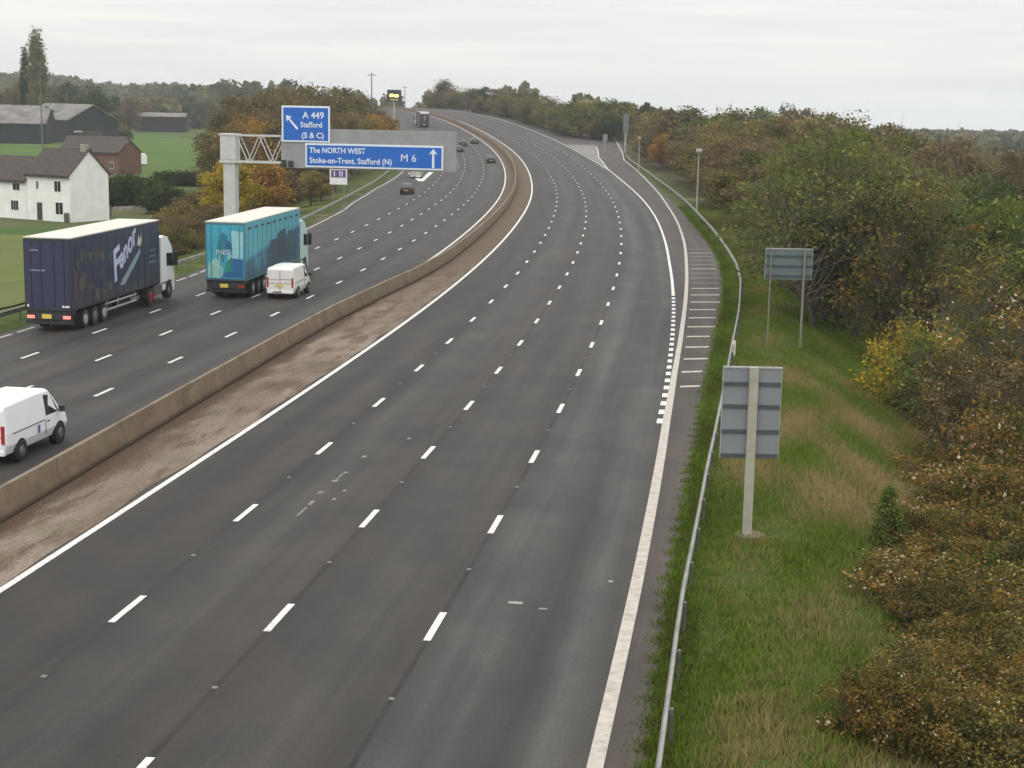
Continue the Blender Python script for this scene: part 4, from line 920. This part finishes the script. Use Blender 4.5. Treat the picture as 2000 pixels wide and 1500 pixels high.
def gen_tree(seed, H, R, base=.22, ncl=70, per=90, leaf=.16, limbs=9, trunkr=.16, shape='round', clr=.15, stems=1, sparse=0.):
    r = np.random.default_rng(seed); TV = []; TF = []; CC = []; CT = []
    def add(p, q):
        v, f = tube(p, q, 5); b = len(TV); TV.extend(v); TF.extend([tuple(b+i for i in g) for g in f])
    cz = H*(base+(1-base)/2); hz_ = H*(1-base)/2
    roots = [np.array([0, 0, -.3])] if stems == 1 else [np.array([r.normal()*R*.18, r.normal()*R*.18, -.3]) for _ in range(stems)]
    tr_pts = []; roots0 = roots
    for rt0 in roots:
        top = np.array([rt0[0]*2.2+r.normal()*R*.1, rt0[1]*2.2+r.normal()*R*.1, H*(.80 if shape != 'column' else .93)])
        pts = [rt0+(top-rt0)*t+np.array([r.normal(), r.normal(), 0])*R*.03*(t > 0) for t in np.linspace(0, 1, 6)]
        k = 1/math.sqrt(stems)
        add(pts, [trunkr*k*(1.25-1.1*t) for t in np.linspace(0, 1, 6)]); tr_pts.append(pts)
    for c in range(ncl):
        # cluster centre inside an irregular envelope
        while True:
            d = r.normal(size=3); d /= np.linalg.norm(d); rad = r.random()**(1/2.4)
            if shape == 'cone' and d[2] > .75: continue
            break
        lump = 1+.22*math.sin(3*math.atan2(d[1], d[0])+seed)+.15*math.sin(5*d[2]*2+seed*1.7)
        ce = np.array([d[0]*R*rad*lump, d[1]*R*rad*lump, cz+d[2]*hz_*rad*(1+.1*r.normal())])
        if shape == 'column': ce[:2] *= .8*(1-.5*abs(2*ce[2]/H-1)**2.5)
        if shape == 'cone': zt = r.random()**1.5; a_ = r.random()*6.283; q_ = R*(1-zt)**.8*(.55+.4*r.random())*(1+.15*math.sin(3*a_+9*zt)); ce = np.array([q_*math.cos(a_), q_*math.sin(a_), H*(.05+.92*zt)])
        if shape == 'bush': ce[2] = abs(ce[2])
        rr_ = math.hypot(ce[0], ce[1]); ce[:2] *= min(1, R*.93/(rr_+1e-6)); ce[2] = max(ce[2], H*.05)
        if shape == 'round' and rad > .6: ce[2] -= 0
        ct = r.random()
        cr = clr*R*(.7+.8*r.random()) if shape != 'column' else clr*R*2.2*(.6+.6*r.random())
        n = int(per*(.5+r.random())*(1-sparse*r.random()))
        pts = ce+np.clip(r.normal(size=(n, 3)), -1.7, 1.7)*np.array([cr, cr, cr*.75]); CC.append(pts)
        CT.append(np.clip(.47+.62*(ct-.5)+r.normal(size=n)*.17, 0, 1))
        if shape == 'bush' and r.random() < .8:
            ro_ = roots0[r.integers(len(roots0))]; e = ce*np.array([1.12, 1.12, 1.0])+np.array([0, 0, H*.12*r.random()])+r.normal(size=3)*.05*R
            add([ro_, ro_+(e-ro_)*.55+r.normal(size=3)*.06*R+np.array([0, 0, .08*H]), e], [trunkr*.28, trunkr*.18, trunkr*.07])
        if c < limbs*5 or r.random() < .4:
            tp = tr_pts[r.integers(len(tr_pts))]; t = np.clip((ce[2]/H)*.75*r.uniform(.5, .95), .08, .95)*5; i = min(int(t), 4); st_ = tp[i]+(tp[i+1]-tp[i])*(t-i)
            mid = st_+(ce-st_)*.5+np.array([0, 0, -.04*H*r.random()])+r.normal(size=3)*.04*R
            w0 = trunkr*(.42 if c < limbs else .2)
            add([st_, mid, ce], [w0, w0*.6, w0*.18])
            if c < limbs*3:
                for _ in range(3): e = ce+r.normal(size=3)*cr*1.6; add([mid, (mid+e)/2+r.normal(size=3)*.03*R, e], [w0*.35, w0*.25, w0*.08])
    C = np.concatenate(CC); T = np.concatenate(CT); C[:, 2] = np.maximum(C[:, 2], .05)
    zs = H/np.percentile(C[:, 2], 99.7); C[:, 2] *= zs; TV = [np.array([q[0], q[1], q[2]*zs]) for q in TV]
    V, F = leaves(C, leaf, r)
    return (np.array(TV), np.array(TF)), (V, F, T)
class Kind:
    def __init__(s, key, mat, **k):
        (tv, tf), (v, f, t) = gen_tree(**k); s.H = k['H']; s.R = k['R']
        s.tm = mesh_np('trunk', tv, tf, MT['bark']); s.cm = mesh_np('crown', v, f, MT[mat], tint=t)
def plant(kind, x, y, H, R, label, cat='tree', group=None, name='tree', z=None, rot=None, mat=None, sink=0):
    z = gxy(x, y) if z is None else z
    r = empty(name, (x, y, z-sink), random.random()*6.28 if rot is None else rot, label, cat, group)
    r.scale = (R/kind.R, R/kind.R, H/kind.H)
    link('trunk', kind.tm, r)
    c = link('crown', kind.cm, r)
    if mat:
        c.material_slots[0].link = 'OBJECT'; c.material_slots[0].material = MT[mat]
    return r
K = {}
for i in range(3): K['mid%d' % i] = Kind('m', 'l_brown', seed=10+i, H=10., R=4., base=.12, ncl=95, per=150, leaf=.27, limbs=7, trunkr=.18, clr=.13)
for i in range(3): K['low%d' % i] = Kind('l', 'l_green', seed=30+i, H=10., R=4.2, base=.08, ncl=70, per=95, leaf=.40, limbs=5, trunkr=.2, clr=.16)
for i in range(2): K['bush%d' % i] = Kind('b', 'l_mixed', seed=50+i, H=3., R=2.2, base=.02, ncl=150, per=75, leaf=.115, limbs=8, trunkr=.05, clr=.11, shape='bush', stems=6)
K['hedge'] = Kind('h', 'l_dark', seed=60, H=3., R=2.4, base=.02, ncl=80, per=60, leaf=.3, limbs=4, trunkr=.06, clr=.16, shape='bush', stems=4)
K['pop'] = Kind('p', 'l_poplar', seed=70, H=28., R=2.6, base=.04, ncl=300, per=70, leaf=.5, limbs=5, trunkr=.3, clr=.14, shape='column')
K['cone'] = Kind('c', 'l_green', seed=71, H=3., R=1.1, base=.02, ncl=120, per=70, leaf=.12, limbs=6, trunkr=.05, clr=.13, shape='cone')
K['big'] = Kind('g', 'l_bigtree', seed=80, H=13., R=6.6, base=.10, ncl=330, per=165, leaf=.20, limbs=40, trunkr=.34, clr=.080, stems=9, sparse=.8)
K['thin'] = Kind('t', 'l_brown', seed=81, H=10., R=4., base=.12, ncl=150, per=85, leaf=.18, limbs=26, trunkr=.2, clr=.095, stems=6, sparse=.8)

def T(u, vt, Y, Rm, kind, label, mat=None, group=None, cat='tree', name='tree', **k):
    """tree whose top reaches image row vt at distance Y"""
    x, y, zt = at(u, vt, Y); s1, o1 = so(x, y); cl_ = k.pop('clear', True)
    if cl_ and Y > 90:
        if o1 > 0: lim = max(GR(min(s1, 300))+1.6, PV(min(s1, 338))+2.6 if s1 < 345 else 9)+Rm*.82; o1 = max(o1, lim)
        else: lim = min(-31.8, LO(s1)-3)-Rm*.8; o1 = min(o1, lim)
        x, y, _ = P(s1, o1); x = float(x); y = float(y)
    z0 = gxy(x, y); H = max(zt-z0, 1.5); return plant(K[kind], x, y, H, Rm, label, cat, group, name, mat=mat, **k)
# --- right side: the large thinning tree and its neighbours
T(1665, 262, 93, 6.9, 'big', 'large spreading tree with thinning olive and brown leaves right of the two-post sign', name='broad_tree', clear=False)
T(1800, 350, 84, 4.3, 'thin', 'many-stemmed tree with yellow-brown leaves just right of the big thinning tree', 'l_mixed', name='broad_tree')
T(1540, 330, 104, 4.4, 'thin', 'yellow-green tree leaning out behind the two-post sign', 'l_olive')
T(1640, 258, 116, 5.0, 'mid1', 'bright green crown showing above the big thinning tree', 'l_bright')
T(1500, 300, 118, 4.5, 'mid0', 'rounded olive tree left of the bright green crown', 'l_olive')
T(1925, 470, 74, 3.6, 'thin', 'yellowing green tree by the right edge above the orange shrubs', 'l_olive')
T(1990, 560, 62, 3.4, 'thin', 'brown-green tree cut by the right edge of the photo', 'l_mixed')
T(1860, 620, 68, 3.0, 'thin', 'bare-stemmed tree with scattered green leaves behind the yellow bush', 'l_green')
T(1790, 635, 71, 2.6, 'bush1', 'bright yellow-green bush at the foot of the big thinning tree', 'l_yellow', name='shrub', cat='shrub')
T(1960, 700, 58, 2.6, 'thin', 'thin reddish-brown tree right of the yellow bush', 'l_brown')
T(1900, 690, 60, 2.2, 'thin', 'twiggy dark tree between the yellow bush and the reddish tree', 'l_mixed')
# woodland running from the verge to the skyline on the right
wood_r = [(1275, 245, 255, 5), (1300, 250, 240, 5), (1330, 262, 225, 5), (1345, 285, 205, 4.5), (1375, 290, 190, 4.5), (1400, 270, 195, 5), (1420, 300, 165, 4.5), (1440, 290, 172, 5), (1455, 320, 148, 4.5), (1475, 300, 160, 5), (1500, 345, 135, 4.2),
          (1265, 222, 300, 6), (1300, 216, 320, 6), (1345, 219, 300, 6), (1385, 225, 280, 6), (1425, 232, 255, 6), (1465, 238, 245, 6), (1505, 235, 250, 6.5), (1545, 228, 260, 6.5), (1590, 236, 230, 6),
          (1630, 225, 290, 6.5), (1680, 228, 280, 6.5), (1720, 246, 210, 6), (1760, 262, 175, 6), (1790, 268, 210, 5), (1815, 292, 165, 5), (1872, 272, 200, 5.5), (1935, 345, 150, 5), (1990, 300, 170, 4.5), (1720, 300, 130, 5), (1850, 395, 112, 4), (1960, 390, 105, 4.5), (1770, 330, 140, 4.5),
          (1240, 225, 340, 6), (1450, 215, 380, 7), (1500, 212, 420, 7), (1400, 213, 400, 7), (1350, 210, 400, 7), (1570, 215, 400, 7), (1480, 270, 205, 5)]
mats_r = ['l_brown', 'l_olive', 'l_brown', 'l_olive', 'l_green', 'l_brown', 'l_mixed']
nm_r = {'l_brown': 'russet brown', 'l_olive': 'olive', 'l_mixed': 'orange-brown', 'l_green': 'green', 'l_bright': 'light green'}
for i, (u, v, Y, Rr) in enumerate(wood_r):
    mm = mats_r[(i*5+i//3) % 7]
    if (u, v) in ((1850, 395), (1960, 390)): mm = 'l_bright'
    T(u, v, Y, Rr, ('mid%d' if Y < 260 else 'low%d') % (i % 3), '%s autumn tree in the dense woodland on the right beyond the verge' % nm_r[mm], mm, '%s trees in the right-hand woodland' % nm_r[mm])
T(1248, 262, 292, 2.6, 'mid1', 'vivid orange tree beside the slim post by the slip road', 'l_orange')
T(1540, 205, 430, 4.5, 'low1', 'taller pale tree standing up on the right skyline', 'l_olive')
# trees behind the far right carriageway, up to the skyline
far_row = [(852, 178, 430, 5, 'l_olive'), (866, 156, 440, 5.2, 'l_olive'), (885, 176, 430, 5, 'l_brown'), (905, 172, 425, 5.5, 'l_green'), (930, 176, 415, 5, 'l_brown'), (955, 171, 408, 5.5, 'l_dark'), (985, 174, 398, 5.5, 'l_brown'), (1015, 178, 388, 5.5, 'l_olive'), (1045, 184, 378, 5.5, 'l_olive'), (1075, 192, 366, 5.2, 'l_brown'), (1105, 200, 350, 5, 'l_olive'), (1130, 200, 348, 5, 'l_green'), (1160, 198, 352, 5, 'l_olive'), (1190, 194, 362, 5.5, 'l_green'), (1215, 200, 372, 5.5, 'l_olive')]
def past_edge(u, Y, Rr):
    d = ray(u, 300)
    while Y < 640:
        s1, o1 = so(d[0]*Y, Y); e = float(PV(s1)) if s1 < 372 else 11.0
        if o1 > e+1.2+Rr*.8: break
        Y += 2
    return Y
for i, (u, v, Y, Rr, mm) in enumerate(far_row):
    Y = past_edge(u, 330, Rr)
    nm = {'l_dark': 'dark evergreen', 'l_olive': 'olive', 'l_brown': 'brown', 'l_green': 'green'}[mm]
    T(u, v, Y, Rr, 'low%d' % (i % 3), 'tallest tree of the row above the far bend' if i == 1 else '%s tree in the row lining the outside of the far bend' % nm, mm, None if i == 1 else '%s trees outside the far bend' % nm, clear=False)
for i in range(34):   # lower fill along the same embankment
    s1 = 275+7*i+rng.random()*4; o1 = float(PV(min(s1, 300)))+ (4 if s1 < 300 else 0)
    o1 = (np.interp(s1, [275, 300, 345, 375, 420, 520], [26, 29, 30, 13, 11.5, 11.5]))+rng.random()*3.0
    x, y, _ = P(s1, o1); mm = ['l_olive', 'l_brown', 'l_dark', 'l_mixed', 'l_green'][i % 5]
    plant(K['low%d' % (i % 3)], float(x), float(y), 5+rng.random()*2.5, 3.0+rng.random(), 'low scrubby tree on the embankment below the far bend treeline', 'tree', 'scrub trees on the far embankment', mat=mm)
# --- near shrubs bottom right
bush = [(1905, 1010, 46, 3.4, 'l_mixed', 'tall shrub with orange and red leaves right of the dark conifer'), (1990, 900, 50, 3.0, 'l_mixed', 'mixed brown shrub at the right edge above the orange ones'), (1800, 1150, 38.5, 2.0, 'l_mixed', 'low orange shrub below the dark conifer'),
        (1880, 1165, 38, 2.0, 'l_mixed', 'orange-brown shrub in the middle of the thicket at lower right'), (1970, 1150, 39, 2.3, 'l_mixed', 'red-brown shrub against the right edge of the photo'), (1930, 1320, 34, 1.9, 'l_olive', 'green-leaved shrub with pale leaves near the lower right corner'),
        (1985, 1340, 29.2, 1.7, 'l_mixed', 'yellow and orange shrub in the lower right corner'), (1850, 1330, 31.5, 1.5, 'l_mixed', 'dense brown shrub at the bottom edge of the thicket'), (1760, 1370, 30.2, 1.1, 'l_olive', 'small scraggy shrub at the bottom edge between grass and thicket'),
        (1860, 880, 55, 2.4, 'l_mixed', 'twiggy russet shrub above the orange thicket'), (1960, 790, 54, 2.4, 'l_mixed', 'speckled brown and green shrub below the reddish tree')]
bush += [(1700, 1425, 28.6, 1.0, 'l_mixed', 'low brown bramble shrub at the bottom edge nearest the rail'), (1790, 1400, 28.7, 1.3, 'l_mixed', 'low orange and green shrub at the bottom edge, second from the brown bramble'), (1900, 1390, 28.8, 1.4, 'l_olive', 'olive shrub at the bottom edge left of the corner one'), (1960, 1240, 36, 1.8, 'l_olive', 'green shrub inside the thicket between the orange shrubs'),
         (1830, 1265, 36, 1.3, 'l_mixed', 'dark russet shrub in the gap at the front of the thicket'), (1905, 1100, 41, 1.8, 'l_green', 'green-leaved shrub behind the orange-brown middle shrub'), (1800, 1040, 44, 1.2, 'l_mixed', 'small orange shrub right beside the dark conifer')]
for i, (u, vt, Y, Rr, mm) in enumerate([(1950, 985, 44, 2.0, 'l_mixed'), (1995, 1040, 42, 2.0, 'l_olive'), (1840, 1075, 41.5, 1.5, 'l_mixed'), (1900, 1140, 39.5, 1.7, 'l_olive'), (1965, 1060, 41, 1.9, 'l_mixed'), (1850, 1205, 37.5, 1.2, 'l_olive'), (1990, 1190, 37.2, 1.8, 'l_mixed'),
        (1915, 1225, 35.5, 1.5, 'l_mixed'), (1880, 1290, 34, 1.2, 'l_mixed'), (1990, 1270, 34.2, 1.6, 'l_olive'), (1940, 1300, 32.4, 1.4, 'l_mixed'), (1880, 1000, 45, 1.7, 'l_olive'), (1925, 905, 49, 2.0, 'l_mixed'), (1870, 945, 50, 1.8, 'l_brown')]):
    T(u, vt, Y, Rr, 'bush%d' % (i % 2), 'rusty autumn shrub merging into the thicket down the right edge' if mm != 'l_olive' else 'olive shrub merging into the thicket down the right edge', mm, 'rusty shrubs in the right-edge thicket' if mm != 'l_olive' else 'olive shrubs in the right-edge thicket', 'shrub', 'shrub')
for i, (u, vt, Y, Rr, mm, lb) in enumerate(bush):
    T(u, vt, Y, Rr, 'bush%d' % (i % 2), lb, mm, cat='shrub', name='shrub')
T(1740, 950, 43.4, .60, 'cone', 'small dark green conifer standing in the dry grass', 'l_green', cat='conifer', name='conifer')
# --- left side woodland between gantry and far carriageway
left_w = [(445, 212, 215, 4, 'l_olive'), (470, 192, 235, 5, 'l_brown'), (500, 185, 245, 5, 'l_brown'), (530, 179, 260, 5.5, 'l_olive'), (560, 175, 270, 5.5, 'l_brown'), (590, 170, 285, 6, 'l_olive'), (620, 172, 300, 6, 'l_brown'), (650, 173, 310, 6, 'l_olive'), (675, 179, 320, 6, 'l_brown'), (700, 187, 330, 5, 'l_brown'), (722, 203, 335, 4, 'l_brown'),
          (452, 247, 200, 4, 'l_brown'), (480, 232, 210, 4.5, 'l_orange'), (515, 222, 215, 4.5, 'l_brown'), (545, 232, 215, 4.5, 'l_olive'), (575, 237, 225, 4.5, 'l_brown'), (605, 239, 235, 4.5, 'l_olive'), (640, 222, 260, 4.5, 'l_brown'), (668, 222, 275, 4.5, 'l_brown'), (700, 225, 290, 4.2, 'l_olive'), (725, 225, 305, 4, 'l_orange'), (748, 227, 320, 3.6, 'l_orange'), (768, 233, 335, 3.2, 'l_orange'), (740, 219, 345, 4, 'l_olive')]
nm_l = {'l_olive': 'olive', 'l_brown': 'brown', 'l_orange': 'orange'}
for i, (u, v, Y, Rr, mm) in enumerate(left_w):
    T(u, v, Y, Rr, 'mid%d' % (i % 3), '%s autumn tree in the belt left of the far carriageway' % nm_l[mm], mm, '%s trees in the left-hand belt' % nm_l[mm])
T(492, 318, 154, 3.3, 'mid2', 'bright yellow tree just right of the gantry post', 'l_yellow')
T(592, 318, 168, 3.4, 'mid0', 'glowing orange tree under the blue gantry signs', 'l_orange')
T(545, 328, 180, 3.0, 'mid1', 'brown tree between the yellow and the orange one', 'l_brown')
T(640, 335, 195, 2.4, 'mid2', 'dark olive tree left of the small verge sign', 'l_olive')
T(700, 340, 205, 2.2, 'mid1', 'rusty bush-like tree right of the small verge sign', 'l_brown')
T(450, 330, 165, 2.2, 'mid0', 'brown tree behind the gantry post', 'l_brown')
for i, (u, v, Y, mm) in enumerate([(350, 395, 150, 'l_olive'), (375, 375, 160, 'l_brown'), (400, 365, 165, 'l_brown'), (330, 420, 140, 'l_brown'), (355, 440, 132, 'l_olive'), (385, 420, 138, 'l_brown'), (420, 360, 170, 'l_orange'), (370, 470, 122, 'l_olive'), (410, 400, 150, 'l_brown'), (345, 465, 125, 'l_brown')]):
    T(u, v, Y, 2.4, 'bush%d' % (i % 2), 'rough brown scrub bush on the bank between the two lorries', mm, 'scrub bushes on the left bank', 'shrub', 'shrub')
for i, (u, v, Y) in enumerate([(232, 345, 205), (255, 342, 208), (278, 348, 210), (300, 352, 205), (322, 362, 195)]):
    T(u, v, Y, 2.8, 'hedge', 'dense dark green hedge bush right of the white cottage', None, 'hedge bushes beside the white cottage', 'hedge', 'hedge')
for i, u in enumerate((326, 345, 364, 383, 402)):
    T(u, 334+i*.3, 258, 2.1, 'hedge', 'dark hedge clump at the near edge of the green field', None, 'hedge clumps edging the field', 'hedge', 'hedge')
# barns surroundings
T(70, 62, 480, 2.7, 'pop', 'very tall columnar poplar behind the barns', name='poplar')
T(47, 96, 490, 1.5, 'pop', 'shorter slender poplar left of the tallest one', 'l_dark', name='poplar')
for i, (u, v, Y, Rr, mm) in enumerate([(20, 150, 500, 5, 'l_brown'), (105, 165, 520, 5, 'l_farg'), (130, 162, 540, 5, 'l_dark'), (185, 166, 500, 6.5, 'l_dark'), (160, 175, 520, 4.5, 'l_olive'), (250, 192, 560, 5, 'l_brown'), (280, 196, 620, 5, 'l_brown'), (320, 190, 640, 5.5, 'l_brown'), (365, 185, 650, 6, 'l_farg'), (400, 186, 640, 5.5, 'l_farg'), (425, 200, 560, 5, 'l_brown'), (232, 240, 500, 3, 'l_olive'), (245, 250, 480, 2.5, 'l_farg')]):
    lb = {0: 'reddish tree at the left edge beside the poplars', 3: 'large dark round tree above the right barn', 12: 'small pale bush right of the barn', 11: 'olive bush against the right barn wall'}.get(i, 'hazy tree standing in the line behind the barns and field')
    T(u, v, Y, Rr, 'low%d' % (i % 3), lb, mm, None if i in (0, 3, 11, 12) else 'trees behind the barns and field')

# --- distant woodland on the hills: nobody could count it
def far_wood(name, pts, mat, seed):
    r = np.random.default_rng(seed); CC = []; TT = []
    for (x, y, z, H, R) in pts:
        n = 130; d = r.normal(size=(n, 3)); d /= np.linalg.norm(d, axis=1)[:, None]; rad = (.55+.5*r.random(n))[:, None]
        CC.append(np.array([x, y, z+H*.5])+d*rad*np.array([R, R, H*.52])); TT.append(np.clip(r.random()*.75+r.normal(size=n)*.12+.1, 0, 1))
    V, F = leaves(np.concatenate(CC), 2.3, r, aspect=1.); return tag(link(name, mesh_np(name, V, F, MT[mat], tint=np.concatenate(TT))), None, None, None, 'stuff')
def scatter(n, s0, s1, o0, o1, hmin, hmax, seed, keep=lambda x, y: True):
    r = np.random.default_rng(seed); out = []
    while len(out) < n:
        s_1 = s0+(s1-s0)*r.random(); o_1 = o0+(o1-o0)*r.random(); x, y, _ = P(s_1, o_1); x = float(x); y = float(y)
        if not keep(x, y): continue
        H = hmin+(hmax-hmin)*r.random(); out.append((x, y, float(G(s_1, o_1)), H, H*(.38+.2*r.random())))
    return out
inview = lambda x, y: y > 100 and abs(x)/y < .40
o1 = far_wood('distant_woodland', scatter(1500, 640, 1500, -560, -20, 7, 12, 1, inview), 'l_farg', 1)
tag(o1, 'hazy wooded hillside along the left horizon', 'woodland')
o1 = far_wood('right_woodland', scatter(1500, 420, 1400, 30, 520, 6.5, 9.5, 2, lambda x, y: inview(x, y) and not (150 < y < 300 and x > 60)), 'l_farg', 2)
tag(o1, 'distant brown woodland stretching to the horizon on the right', 'woodland')
o1 = far_wood('right_near_woodland', scatter(420, 130, 420, 34, 200, 6, 8.5, 4, lambda x, y: inview(x, y) and not (120 < y < 230 and x/y > .27)), 'l_far', 4)
tag(o1, 'low continuous woodland filling the ground behind the right-hand trees', 'woodland')
o1 = far_wood('hilltop_woodland', scatter(500, 1180, 1700, -700, 500, 8, 13, 3, inview), 'l_farg', 3)
tag(o1, 'farthest dark trees along the skyline', 'woodland')

# fields
fm = groundmat('green_field', 'field')
fs = np.arange(205, 560, 10.)
strip('left_field', fs, lambda s: np.full(np.shape(s), -150.), lambda s: np.interp(s, [205, 260, 400, 560], [-78, -72, -78, -92]), .12, fm, n=10, zf=G)
strip('right_field', np.arange(110, 240, 6.), f_(42), f_(120), .12, fm, n=12, zf=G)
strip('left_lawn', np.arange(60, 128, 4.), f_(-75), f_(-33), .10, groundmat('lawn', 'lawn'), n=12, zf=G)

# --- rough grass on the near verge
def grass(name, n, smin, smax, olo, ohi, seed, h=(.10, .26), bw=.022):
    r = np.random.default_rng(seed); s1 = smin+(smax-smin)*r.random(n)**1.25; lo = olo(s1); hi = ohi(s1); o1 = lo+(hi-lo)*r.random(n)
    # clump
    o1 += .10*np.sin(s1*5.3)+.08*r.normal(size=n); x, y, _ = P(s1, o1); z = G(s1, np.maximum(o1, PV(s1)-.24))
    z = np.where(o1 < PV(s1), rz(s1, o1), z)
    nz = .5+.5*np.sin(s1*.55+1.3*np.sin(o1*.8))*np.sin(o1*1.1+.7*np.sin(s1*.31)); fine = .5+.5*np.sin(s1*3.1+o1*2.3)*np.sin(o1*4.7-s1*1.7)
    dry = sm(-s1, -46, -34)/(1+np.exp(-(o1-12.6-1.0*np.sin(s1*.25)+1.5*np.exp(-((s1-26)/14)**2))/.8)); soil = np.exp(-((o1-PV(s1)-.25)/.5)**2); t = np.clip(.12+.30*nz+.14*fine+.34*dry*(.4+nz)+r.normal(size=n)*.11-.2*soil+.12*(r.random(n)<.12)+.16*np.exp(-((o1-GR(s1)-1.7)/1.0)**2)*(1-dry), 0, 1)
    H = (h[0]+(h[1]-h[0])*r.random(n))*(.6+.75*nz*fine+.5*dry); a = r.random(n)*2*PI; w = bw*(.7+.9*r.random(n)); lx = r.normal(size=n)*.35*H; ly = r.normal(size=n)*.35*H
    V = np.stack([np.stack([x-w*np.cos(a), y-w*np.sin(a), z-.01], 1), np.stack([x+w*np.cos(a), y+w*np.sin(a), z-.01], 1), np.stack([x+lx, y+ly, z+H], 1)], 1).reshape(-1, 3)
    return link(name, mesh_np(name, V, np.arange(3*n).reshape(n, 3), MT['blade'], tint=t))
gr = grass('verge_grass', 260000, -12, 75, lambda s: PV(s)+.02, lambda s: np.interp(s, [-12, 10, 75], [16.5, 20, 24]), 11)
tag(gr, 'rough green and straw-coloured grass on the verge around the crash barrier', 'grass', kind='stuff')
g2 = grass('verge_grass', 90000, 75, 165, lambda s: PV(s)+.05, lambda s: GR(s)+8, 13, (.10, .24), .045)
tag(g2, 'farther green verge grass behind the hatched shoulder', 'grass', kind='stuff')
gr = grass('edge_moss', 16000, -12, 70, lambda s: PV(s)-.22, lambda s: PV(s)+.4, 12, (.03, .09), .018)
tag(gr, 'tufts of grass creeping over the edge of the paved strip', 'grass', kind='stuff')

# ------------------------------------------------------------------ light
w = bpy.data.worlds.new('World'); scn.world = w; w.use_nodes = True; nt = w.node_tree; N = nt.nodes; Lk = nt.links
bg = N['Background']; sky = N.new('ShaderNodeTexSky'); sky.sky_type = 'NISHITA'; sky.sun_disc = False
EL, AZ = 38, 200
sky.sun_elevation = math.radians(EL); sky.sun_rotation = math.radians(AZ)
tc = N.new('ShaderNodeTexCoord'); sp = N.new('ShaderNodeSeparateXYZ'); Lk.new(tc.outputs['Generated'], sp.inputs[0])
n1 = noise(N, Lk, tc.outputs['Generated'], 2.2, 5, .55, (1, 1, 16)); n2 = noise(N, Lk, tc.outputs['Generated'], 7, 4, .55, (1, 1, 10))
cl = mixc(N, Lk, (.76, .79, .76), (.86, .845, .79), mrange(N, Lk, sp.outputs[2], .0, .035))
cl = mixc(N, Lk, cl, (.80, .79, .785), mrange(N, Lk, sp.outputs[2], .045, .085))
cl = mixc(N, Lk, cl, (.715, .73, .745), mrange(N, Lk, n1, .46, .62, 0, .75))
cl = mixc(N, Lk, cl, (.90, .875, .82), mrange(N, Lk, n2, .52, .75, 0, .5))
mul = mrange(N, Lk, sp.outputs[2], .12, .9, 1.0, 2.3)
vm = N.new('ShaderNodeVectorMath'); vm.operation = 'SCALE'; Lk.new(cl, vm.inputs[0]); Lk.new(mul, vm.inputs['Scale'])
vs = N.new('ShaderNodeVectorMath'); vs.operation = 'SCALE'; Lk.new(sky.outputs[0], vs.inputs[0]); vs.inputs['Scale'].default_value = .10
fin = mixc(N, Lk, vm.outputs[0], vs.outputs[0], .06); Lk.new(fin, bg.inputs[0]); bg.inputs[1].default_value = 1.175
sun = bpy.data.lights.new('sun', 'SUN'); sun.energy = .6; sun.angle = math.radians(25); sun.color = (1, .95, .88)
so_ = bpy.data.objects.new('sun', sun); COL.objects.link(so_)
el, az = math.radians(EL), math.radians(AZ)
d = Vector((math.sin(az)*math.cos(el), math.cos(az)*math.cos(el), math.sin(el))); so_.rotation_euler = d.to_track_quat('Z', 'Y').to_euler()

# ------------------------------------------------------------------ air
HAZE = True
if HAZE:
    hz_m = bpy.data.materials.new('haze'); hz_m.use_nodes = True; N = hz_m.node_tree.nodes; N.remove(N['Principled BSDF'])
    pv = N.new('ShaderNodeVolumePrincipled'); pv.inputs['Color'].default_value = (.93, .96, 1, 1); pv.inputs['Density'].default_value = .00020; pv.inputs['Anisotropy'].default_value = 0.2
    hz_m.node_tree.links.new(pv.outputs[0], N['Material Output'].inputs['Volume'])
    hb = MB().box(-1500, 1500, -120, 4100, -92, 60).build('haze', hz_m); tag(hb, 'thin grey autumn haze over the whole landscape', 'haze', kind='stuff')
scn.cycles.volume_bounces = 0
